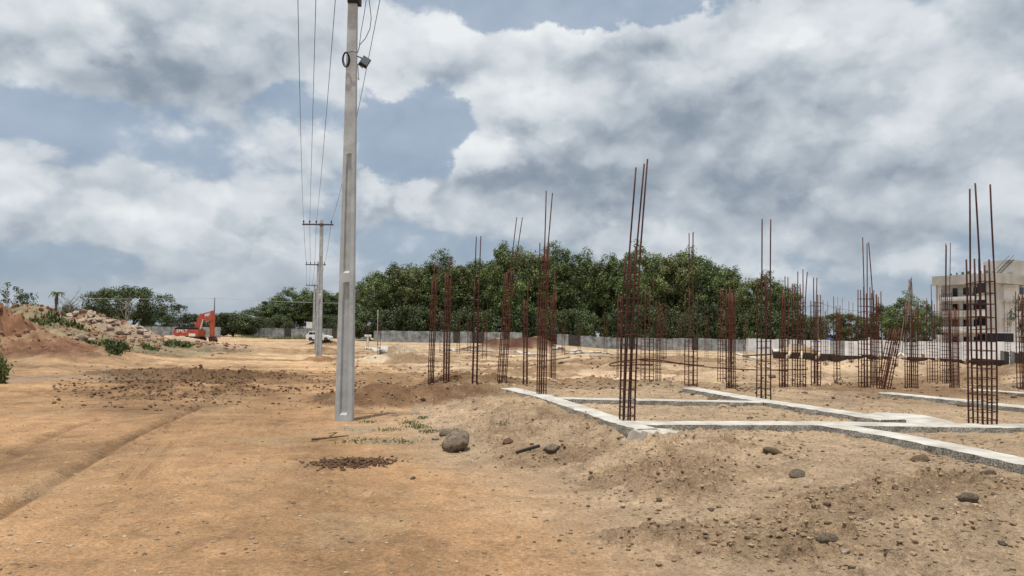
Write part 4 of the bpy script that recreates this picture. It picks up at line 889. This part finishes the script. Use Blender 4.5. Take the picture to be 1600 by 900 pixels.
cage(1184, 1202, 622, 425, [(.02,342,-1),(.95,342,0)], 'cage with two long bars on the strip junction in the middle of the site', 'beam', lean=1, mt='rustdk')
cage(839, 853, 615, 384, [(.3,298,1),(.98,298,7)], 'cage with two long bars standing on the strip along the bank edge', 'beam', lean=3, nb=8)
cage(737, 745.5, 606, 430, [(.4,368,2),(.7,368,1)], 'narrow ladder-like cage just beyond the tip of the bank', lean=2, nb=4, mt='rustdk')
cage(777, 791, 600, 415, [(.4,338,5),(.9,338,9)], 'cage leaning right with two long bars, behind the tip of the bank edge strip', lean=14)
cage(668, 678, 604, 432, [(.2,410,0),(.8,405,2)], 'dense rusty cage farthest left in the nearer rows', lean=4, nb=8)
cage(692, 702, 599, 428, [(.3,402,0),(.9,400,1)], 'rusty cage close right of the farthest left one', lean=1)
cage(817, 823.5, 602, 462, [(.5,440,0)], 'short thin cage between the leaning cage and the bank edge cage', nb=4)
cage(859, 868, 596, 455, [(.5,425,0)], 'thin cage just right of the bank edge cage, a pale stone at its foot', nb=6)
cage(1071, 1088, 605, 455, [(.35,362,0),(.6,362,0),(.95,362,0)], 'cage with three long bars at the far end of the slanting strip', 'plat', lean=0)
cage(1136, 1148, 607, 450, [(.5,430,0)], 'dense dark cage left of the middle strip junction', nb=8)
cage(1122, 1133, 601, 447, [(.4,430,0),(.9,428,0)], 'paler open cage touching the dense dark cage', nb=4)
cage(1002, 1020, 599, 450, [(.9,430,0)], 'wide open cage behind the tallest near cage, the long loop of bars passing it', nb=6)
cage(1025, 1032, 600, 470, [], 'thin short cage right of the wide open one', nb=4)
cage(964, 971, 592, 462, [], 'thin cage half hidden left behind the tallest near cage', nb=4)
cage(1219, 1230, 607, 452, [(.3,431,0),(.9,432,0)], 'cage right of the middle strip junction, a dark rock at its left', nb=6)
cage(1240, 1257, 607, 446, [(.1,424,0),(.5,420,0),(.95,424,3)], 'wide cage with three long bars, second right of the middle strip junction', nb=8)
cage(1269, 1281, 607, 462, [(.6,432,0),(.95,432,1)], 'cage with two long bars in front of the utility pole with crossarms', nb=6)
cage(1304, 1311, 598, 480, [(.3,462,0)], 'cage rising from the dark tangled weeds', nb=4)
cage(1344, 1362, 609, 449, [(.05,371,-3),(.3,380,0),(.75,378,-7)], 'cage with three spreading long bars left of the leaning cage', 'plat', nb=8)
cage(1364, 1376, 607, 455, [], 'cage squeezed between the spreading bars and the leaning cage', nb=6)
cage(1371, 1387, 612, 510, [], 'short cage leaning strongly to the right', 'plat', lean=0, nb=8, sp=.10, tilt=13)
cage(1417, 1432, 611, 475, [(.95,434,0)], 'dense cage right of the leaning cage below the bar tripod', 'plat', nb=8, sp=.11)
cage(1451, 1463, 603, 468, [(.1,444,0),(.8,444,0)], 'cage left of the three-bar cage in front of the building', nb=6)
cage(1472, 1486, 606, 455, [(.1,380,2),(.5,379,2),(.95,381,2)], 'cage with three long bars in front of the left end of the building', nb=8, mt='rustdk')
cage(1486, 1497, 609, 478, [], 'dense short cage touching the three-bar cage in front of the building', 'plat', nb=8, sp=.10)
cage(1592, 1606, 611, 452, [(.3,432,0)], 'cage cut by the right edge of the view', 'plat', nb=6)
for i, (px, w, py, tp) in enumerate([(592,5,556,487),(574,3,549,500),(690,7,552,470),(716,5,553,478),(733,6,552,482),(757,8,561,470),(880,5,556,488),(905,5,553,490),(946,5,556,480),(1038,6,560,470),(1060,5,556,478),(1104,5,560,474),(1165,6,566,478),(1290,6,574,468),(1313,6,566,463),(1330,5,570,470),(1400,5,574,480),(1440,6,574,474),(1510,6,572,470),(1575,6,574,468)]):
    cage(px-w/2, px+w/2, py, tp+16, [(.3,tp,0),(.8,tp+2,0)], 'small far cage across the site, %s from the left among the far ones' % ORD[i], nb=4, simple=True, r=.013)

# loop of long bars lying over the humps
def lying(L, rad, label, z=.35):
    pts = []
    for px, py, D in L: pts.append(at_d(px, py, D))
    q = []
    for i in range(len(pts)-1):
        for t in range(5):
            a, b_, c_, d_ = pts[max(i-1,0)], pts[i], pts[i+1], pts[min(i+2,len(pts)-1)]; f = t/5
            q.append(.5*((2*b_)+(c_-a)*f+(2*a-5*b_+4*c_-d_)*f*f+(3*b_-a-3*c_+d_)*f**3))
    q.append(pts[-1]); return tag(MB().tube(q, rad, 6).build('steel_bar', M['rustdk'], None, True), label, 'steel bar', 'long bars lying across the site')
lying([(1100,571,27),(1064,568,27),(1032,563,26.5),(1005,561.5,26),(975,564,25.6),(955,568,25.2),(953,571,24.8),(965,571.5,24.6),(990,570,24.6),(1020,569.5,25)], .022, 'long dark bar bent into a hairpin loop behind the tallest near cage')
lying([(1000,562.5,26.3),(1050,567,27),(1100,573,27.4),(1160,577,27.6),(1230,579,27.6)], .02, 'long straight dark bar running right from the hairpin loop')
lying([(1120,575,27.3),(1180,578,27.6),(1262,577,28)], .02, 'dark bar lying low in front of the cages right of the junction')

# planks, boards, props, barrier
def bar(px0, py0, D0, px1, py1, D1, w, h, m, name, label, cat, group=None):
    a, q = at_d(px0, py0, D0), at_d(px1, py1, D1); o = a.copy(); o.z = 0
    return tag(MB().obox(a-o, q-o, w, h).build(name, M[m], None, bevel=.006, loc=o), label, cat, group)
bar(857,563,31, 889,558,31.5, .20,.07, 'wood', 'loose_plank', 'loose pale plank lying left of the far strips', 'plank')
bar(1000,560,38, 920,556,38, .22,.06, 'wood', 'loose_plank', 'long grey plank lying before the grey fence', 'plank')
bar(1160,556,47, 1215,553,47, .2,.10, 'palebark', 'loose_plank', 'pale plank on the dark boards by the middle junction', 'plank')
segs = [(1212,556,1262,557),(1262,559,1300,560),(1300,561,1352,562.5),(1352,561.5,1386,564),(1386,565,1420,566),(1420,564.5,1468,567),(1470,566.5,1520,569),(1524,567,1566,570)]
for i, (a0_, y0_, a1_, y1_) in enumerate(segs):
    bar(a0_-2, y0_-1, 44-i*.5, a1_+2, y1_-1, 44-i*.5, .5, .38+.06*(i%2), 'wooddk', 'formwork_board', 'dark formwork board with painted-in shade across the back of the site, %s from the left' % ORD[i], 'board', 'dark boards across the back of the site')
props = [(1229,560,1235,550),(1251,560,1254,549),(1275,561,1281,551),(1352,566,1351,560),(1387,570,1408,552),(1415,560,1410,553),(1441,552,1443,557),(1463,560,1472,571),(1506,562,1512,570),(1372,556,1377,560)]
for i, (a0_, y0_, a1_, y1_) in enumerate(props):
    bar(a0_, y0_, 42.6-i*.3, a1_, y1_, 42.9-i*.3, .15, .12, 'propwood', 'wooden_prop', 'raw timber prop leaning on the dark boards, %s from the left' % ORD[i], 'prop', 'timber props on the dark boards')
# dark upright sheets at the right
cc = fr(1563, 44, 0); e_ = fr(1640, 34, 0)
fence([(cc.x, cc.y), (e_.x, e_.y)], 1.0, .3, 'dark corrugated sheets standing at the right edge behind the sandy bank', 'sheetd', 1.1, name='sheet_barrier', jit=.04)

# ---------------------------------------------------------------- stones
def rock_mesh(seed, sub=3):
    bm = bmesh.new(); bmesh.ops.create_icosphere(bm, subdivisions=sub, radius=1); rd = random.Random(seed)
    cuts = [(Vector((rd.gauss(0,1), rd.gauss(0,1), rd.gauss(0,1))).normalized(), rd.uniform(.55,.9)) for _ in range(10)]
    for v in bm.verts:
        for n_, d_ in cuts:
            k = v.co.dot(n_)-d_
            if k > 0: v.co -= n_*k*.92
        q = v.co*2.6; v.co *= 1 + .10*(math.sin(q.x*2+seed)*math.sin(q.y*2.3+1)*math.sin(q.z*1.9+2)) + .03*rd.uniform(-1,1)
    me = bpy.data.meshes.new('rock'); bm.to_mesh(me); bm.free()
    for p_ in me.polygons: p_.use_smooth = sub > 2
    return me
RK = {}
for mn in ('rock', 'rockdk', 'rockpale', 'clod'):
    RK[mn] = []
    for i in range(4):
        me = rock_mesh(i*5+len(RK)*3+1); me.materials.append(M[mn]); RK[mn].append(me)
def rock(px, py, wpx, mn, label, asp=(1,.9,.75), sink=.3, z=None, name='stone', group=None, i=None):
    c = on_ground(px, py) if z is None else at_z(px, py, z)
    s = wpx/F*c.y/2; o = bpy.data.objects.new(name, RK[mn][(int(px) if i is None else i) % 4]); COL.objects.link(o)
    o.scale = (s*asp[0]*1.08, s*asp[1]*1.08, s*asp[2]*1.08); o.rotation_euler = (random.uniform(-.3,.3), random.uniform(-.3,.3), random.uniform(0,6))
    o.location = (c.x, c.y, c.z + s*asp[2]*(1-2*sink)); return tag(o, label, name if name != 'boulder' else 'boulder', group)
rock(713, 704, 47, 'rock', 'large grey boulder resting at the toe of the sand bank', (1,.9,.98), .25, name='boulder', i=2)
ROCKS = [(1207,713,27,'rockdk','dark stone on the flat sand below the cross strip'),(1291,840,38,'rock','brown-grey stone half buried in the churned sand near the bottom'),(862,712,30,'rock','rounded earthy stone right of the dark offcut'),
 (1511,786,32,'rock','flat grey stone alone on the sand at the lower right'),(1246,744,27,'rock','greenish half-buried stone below the dark stone'),(1111,627,22,'rockdk','dark grey rock in front of the thin far strip'),
 (971,686,18,'rockdk','dark lump right of two beside the spilled concrete corner'),(949,689,17,'rockdk','dark lump left of two beside the spilled concrete corner'),(680,688,14,'rockpale','whitish stone left of the large boulder'),
 (793,701,18,'clod','brown clod on the bank left of the dark offcut'),(697,681,26,'rock','brown stone tucked behind the large boulder'),(867,600,12,'rockpale','pale stone at the foot of a thin cage behind the bank edge strip'),
 (1128,606,11,'rockpale','pale stone at the foot of the dense dark cage'),(1131,638,9,'rockdk','small dark stone right of the dark grey rock'),(1146,638,10,'rockdk','small stone farther right of the dark grey rock'),
 (1172,655,10,'rock','small stone just behind the cross strip below the middle junction'),(645,751,11,'rockdk','small brown stone lying on the track left of the boulder foot'),(1507,636,21,'rockdk','dark rock left behind the large near cage'),
 (1206,594,14,'rockdk','dark lump left of the cages right of the junction'),(1030,785,13,'rockdk','dark clod on the sand below the spilled concrete'),(1504,673,18,'rockpale','pinkish pale stone below the cross strip'),(1502,682,12,'rockpale','smaller pale stone under the pinkish one'),
 (1348,700,10,'rockpale','small white stone beside the nearest strip'),(742,642,9,'rockpale','pale pebble on the slope of the bank'),(696,662,9,'rockpale','pale pebble in the weeds behind the boulder'),(1395,868,26,'rockdk','dark angular stone in the churned sand at the bottom right'),(1320,862,17,'rockpale','pale stone among the clods at the bottom right'),
 (1440,722,30,'rockdk','low dark stone under the nearest strip'),(1545,742,24,'rock','grey stone under the nearest strip by the right edge'),(1462,812,12,'rockdk','small dark stone in the middle of the lower right sand'),(1110,797,12,'rockdk','small dark stone among crumbs in the lower middle'),(925,752,14,'rock','earthy stone lying below the flat lump of bank'),(1567,850,16,'rock','greyish stone near the lower right corner')]
for R_ in ROCKS: rock(R_[0], R_[1]-1, R_[2]*.95, R_[3], R_[4], (1, .9, .62), .40)
# offcut and twig
a = on_ground(806, 714); q = on_ground(843, 707); tag(MB().obox(a+Vector((0,0,.03)), q+Vector((0,0,.07)), .06, .035).build('timber_offcut', M['wooddk'], None, bevel=.008), 'dark wooden offcut lying on the sand right of the boulder', 'wood')
a = on_ground(487, 688); q = on_ground(544, 683); m1 = on_ground(512, 688)
tw = MB().tube([a+Vector((0,0,.03)), m1+Vector((0,0,.05)), q+Vector((0,0,.02))], [.022,.017,.008], 6)
tw.tube([m1+Vector((0,0,.05)), m1+Vector((.08,.25,.10)), m1+Vector((-.12,.5,.05))], [.012,.009,.005], 5); tw.tube([a, a+Vector((-.03,-.02,-.04))], [.03,.02], 6)
tag(tw.build('fallen_twig', M['twig'], None, True), 'dry forked twig on the ground below the near pole', 'twig')

# rubble heap of broken stone
rg = random.Random(4); HEAP = []
n_ = 0
for k in range(105):
    px = rg.uniform(98, 238); prof = 492 + max(0, (px-175))*.55 + max(0, 128-px)*.15; py = prof + rg.uniform(0, 1)**1.3*(40 if px > 160 else 14)
    if py > 545: continue
    c = on_ground(px, py)
    if not 66 < c.y < 90: continue
    s = rg.uniform(.14, .44)*(1.2 if rg.random() < .2 else 1); o = bpy.data.objects.new('stone', RK['rockpale'][k % 4]); COL.objects.link(o)
    o.scale = (s*rg.uniform(.8,1.5), s, s*rg.uniform(.45,.8)); o.rotation_euler = (rg.uniform(-.6,.6), rg.uniform(-.6,.6), rg.uniform(0,6)); o.location = (c.x, c.y, c.z+s*.15)
    HEAP.append((c.x/c.y, o))
for k, (_, o) in enumerate(sorted(HEAP, key=lambda t: t[0])):
    nm = ORD[k] if k < 24 else ORD[len(HEAP)-1-k] if len(HEAP)-1-k < 24 else None
    tag(o, ('pale stone on top of the rubble heap, %s from the %s' % (nm, 'left' if k < 24 else 'right')) if nm else 'pale broken stone in the middle of the rubble heap', 'stone', 'stones of the rubble heap')
for kk, (px, py, w) in enumerate(((108,527,9),(128,533,24),(142,534,16),(118,533,10),(178,532,12),(190,536,10),(208,533,9),(222,531,9))):
    rock(px, py, w, 'rockpale', 'pale stone lying at the foot of the rubble heap, %s from the left' % ORD[[0,2,3,1,4,5,6,7][kk]], (1,.8,.45), .3, group='stones at the foot of the rubble heap')

# ---------------------------------------------------------------- loose material
def scatter_mesh(name, pts, sizes, mt, label, seed=1, flat=.6, sub=1):
    rg_ = np.random.default_rng(seed); bm = bmesh.new(); bmesh.ops.create_icosphere(bm, subdivisions=1, radius=1); bv = np.array([v.co[:] for v in bm.verts]); bf = np.array([[v.index for v in f.verts] for f in bm.faces]); bm.free()
    n = len(pts); V = bv[None]*(1 + rg_.uniform(-.28, .28, (n, len(bv), 1))); sc_ = rg_.uniform(.6, 1.25, (n, 1, 3)); sc_[..., 2] *= flat
    V = V*sc_; th = rg_.uniform(0, 6.28, n); c, s = np.cos(th)[:, None], np.sin(th)[:, None]
    V = np.stack([V[..., 0]*c - V[..., 1]*s, V[..., 0]*s + V[..., 1]*c, V[..., 2]], -1)*sizes[:, None, None] + pts[:, None, :]
    Fc = (bf[None] + (np.arange(n)*len(bv))[:, None, None]).reshape(-1, 3)
    return tag(link(name, np_mesh(name, V.reshape(-1, 3), Fc, False), M[mt]), label, name.replace('_', ' '), None, 'stuff')
def screen_pts(n, box, dens, seed):      # points spread evenly over the ground of an area
    rg_ = np.random.default_rng(seed); (x0, x1, y0, y1) = box; X_ = rg_.uniform(x0, x1, n); Y_ = y0*(y1/y0)**rg_.random(n)
    k = dens(X_, Y_) > rg_.random(n); return X_[k], Y_[k]
def spread(name, n, rng_, dens, smin, smax, mt, label, seed, pw=2.5, lift=.1, flat=.6):
    rg_ = np.random.default_rng(seed); D_ = rng_[0]*(rng_[1]/rng_[0])**rg_.random(n); X_ = rg_.uniform(rng_[2], rng_[3], n)*D_; k = dens(X_, D_) > rg_.random(n); X_, D_ = X_[k], D_[k]
    s = (smin + (smax-smin)*rg_.random(len(X_))**pw)*(1 + .02*D_); h = land(X_, D_)
    return scatter_mesh(name, np.stack([X_, D_, h + s*lift], -1), s, mt, label, seed, flat)
def anyr_d(x, y): return inside(x, y, ANY)*1.0
def dens_sand(x, y): a = anyr_d(x, y); return np.where(a > 0, .35+.65*ss(fbm(x*1.1, y*1.1, 201, 4), -.25, .35), .16+.25*ss(fbm(x*1.1, y*1.1, 201, 4), .0, .5))
spread('gravel', 30000, (4.2, 17, -.80, .85), dens_sand, .004, .022, 'pebble', 'small tan gravel scattered over the sand and the track', 21, 3)
def dens_churn(x, y):
    d = 0*x
    for m in MOUNDS:
        if m[7] in ('churn',): d = np.maximum(d, g2(x, y, m[0], m[1], m[2]*1.15, m[3]*1.15, m[4])*.8)
        if m[7] == 'dark': d = np.maximum(d, g2(x, y, m[0], m[1]-m[3]*.5, m[2]*1.1, m[3], m[4]))
    return np.maximum(d, anyr_d(x, y)*.10*ss(fbm(x*1.3, y*1.3, 211, 3), -.1, .4))
spread('earth_clods', 12000, (4.4, 34, -.62, .80), dens_churn, .005, .026, 'clod', 'dark earth clods strewn over the churned ground', 22, 2.6, .2)
spread('sand_crumbs', 34000, (4.4, 22, -.30, .80), lambda x, y: np.maximum(dens_churn(x, y), anyr_d(x, y)*.5*ss(fbm(x*.9, y*.9, 213, 4), -.1, .5)),   .004, .026, 'crumb' if 'crumb' in M else 'pebble', 'sandy crumbs and lumps on the bank and the platform', 23, 2.6, .2)
spread('churned_clods', 24000, (15, 36, -.62, -.24), lambda x, y: np.maximum(g2(x, y, C(320,24), 24, 3.6, 6.0, .30, 1.6)*ss(fbm(x*1.1, y*1.0, 61, 5, .6), -.35, .2), .008), .006, .042, 'clod', 'clods of the churned dark patch across the track', 24, 2.4, .2)
def dens_left(x, y):
    d = 0*x + .004
    for m in MOUNDS[:12]: d = np.maximum(d, g2(x, y, m[0], m[1], m[2]*.9, m[3]*.9, m[4])*.9)
    return d
def dens_site(x, y): return (.10+.75*ss(fbm(x*.5, y*.7, 305, 4), -.1, .35))*ss(x+.27*y, -1.5, 1.5)
spread('site_crumbs', 16000, (18, 60, -.25, .80), dens_site, .006, .050, 'crumb', 'sandy lumps strewn across the back of the site', 27, 2.4, .1, .8)
spread('site_clods', 9000, (16, 60, -.25, .80), dens_site, .006, .045, 'clod', 'dark earth lumps strewn across the back of the site', 28, 2.4, .1, .8)
spread('heap_lumps', 20000, (27, 84, -.80, -.35), dens_left, .02, .10, 'lump' if 'lump' in M else 'clod', 'lumps of red earth covering the spoil heaps at the left', 25, 2.6, -.1, 1.0)
# small heap of dark crumbs near the pole
rg_ = np.random.default_rng(5); c = on_ground(550, 723); n = 700; X_ = c.x + rg_.normal(size=n)*.26; Y_ = c.y + rg_.normal(size=n)*.17; hz_ = .055*np.exp(-((X_-c.x)/.42)**2-((Y_-c.y)/.25)**2)
scatter_mesh('dark_soil_crumbs', np.stack([X_, Y_, land(X_, Y_) + hz_*rg_.random(n)], -1), rg_.uniform(.008, .028, n), 'clod', 'little spread of dark crumbly soil below the near pole', 31, .8)
# weeds
def weeds(spots, label, leaf, mt='weed', seed=1, up_=1.0, name='weeds'):
    rg_ = np.random.default_rng(seed); P = []
    for px, py, wpx, hpx, n in spots:
        c = on_ground(px, py); u = c.y/F; x = c.x + rg_.normal(size=n)*wpx*u*.45; y = c.y + rg_.normal(size=n)*wpx*u*.45
        z = land(x, y) + np.abs(rg_.normal(size=n))*hpx*u*.45; P.append(np.stack([x, y, z], -1))
    P = np.vstack(P); n = len(P); N = rg_.normal(size=(n, 3)); a = rg_.normal(size=(n, 3))*.6; a[:, 2] += up_; a /= np.linalg.norm(a, axis=1)[:, None]; b_ = np.cross(a, N); b_ /= np.linalg.norm(b_, axis=1)[:, None]
    s = leaf*rg_.uniform(.5, 1.3, n)[:, None]; V = np.stack([P-a*s*.5, P+b_*s*.16, P+a*s*.5, P-b_*s*.16], 1).reshape(-1, 3)
    return tag(link(name, np_mesh(name, V, np.arange(4*n).reshape(-1, 4), False), M[mt]), label, 'weeds', None, 'stuff')
weeds([(-4,600,12,36,900),(4,590,8,22,400),(-14,590,16,44,900)], 'clump of green weeds cut by the left edge', .16, seed=2)
weeds([(60,512,20,5,320),(95,512,18,6,450),(118,518,14,6,500),(80,502,18,5,260),(170,545,12,8,600),(190,548,10,9,700),(178,552,10,5,400),(230,548,12,6,500),(270,540,14,6,500),(290,542,10,4,300),(140,540,10,4,200)], 'green weeds growing on the heaps at the left', .34, seed=3)
weeds([(655,668,22,5,200),(640,662,18,5,120),(672,676,16,4,110),(660,655,14,4,90),(572,660,16,3,90),(610,672,24,3,110),(785,668,12,3,70),(560,690,40,3,120),(620,690,40,3,120)], 'small sparse weeds between the pole and the boulder', .05, seed=4)
weeds([(1320,603,10,5,260),(1308,602,6,6,160)], 'low dry brown tangle around a cage base near the formwork', .12, 'twig', seed=5)
weeds([(395,528,30,4,700),(440,530,24,4,600),(470,530,20,4,400)], 'low green grass along the foot of the fence behind the car', .35, seed=6, name='grass')
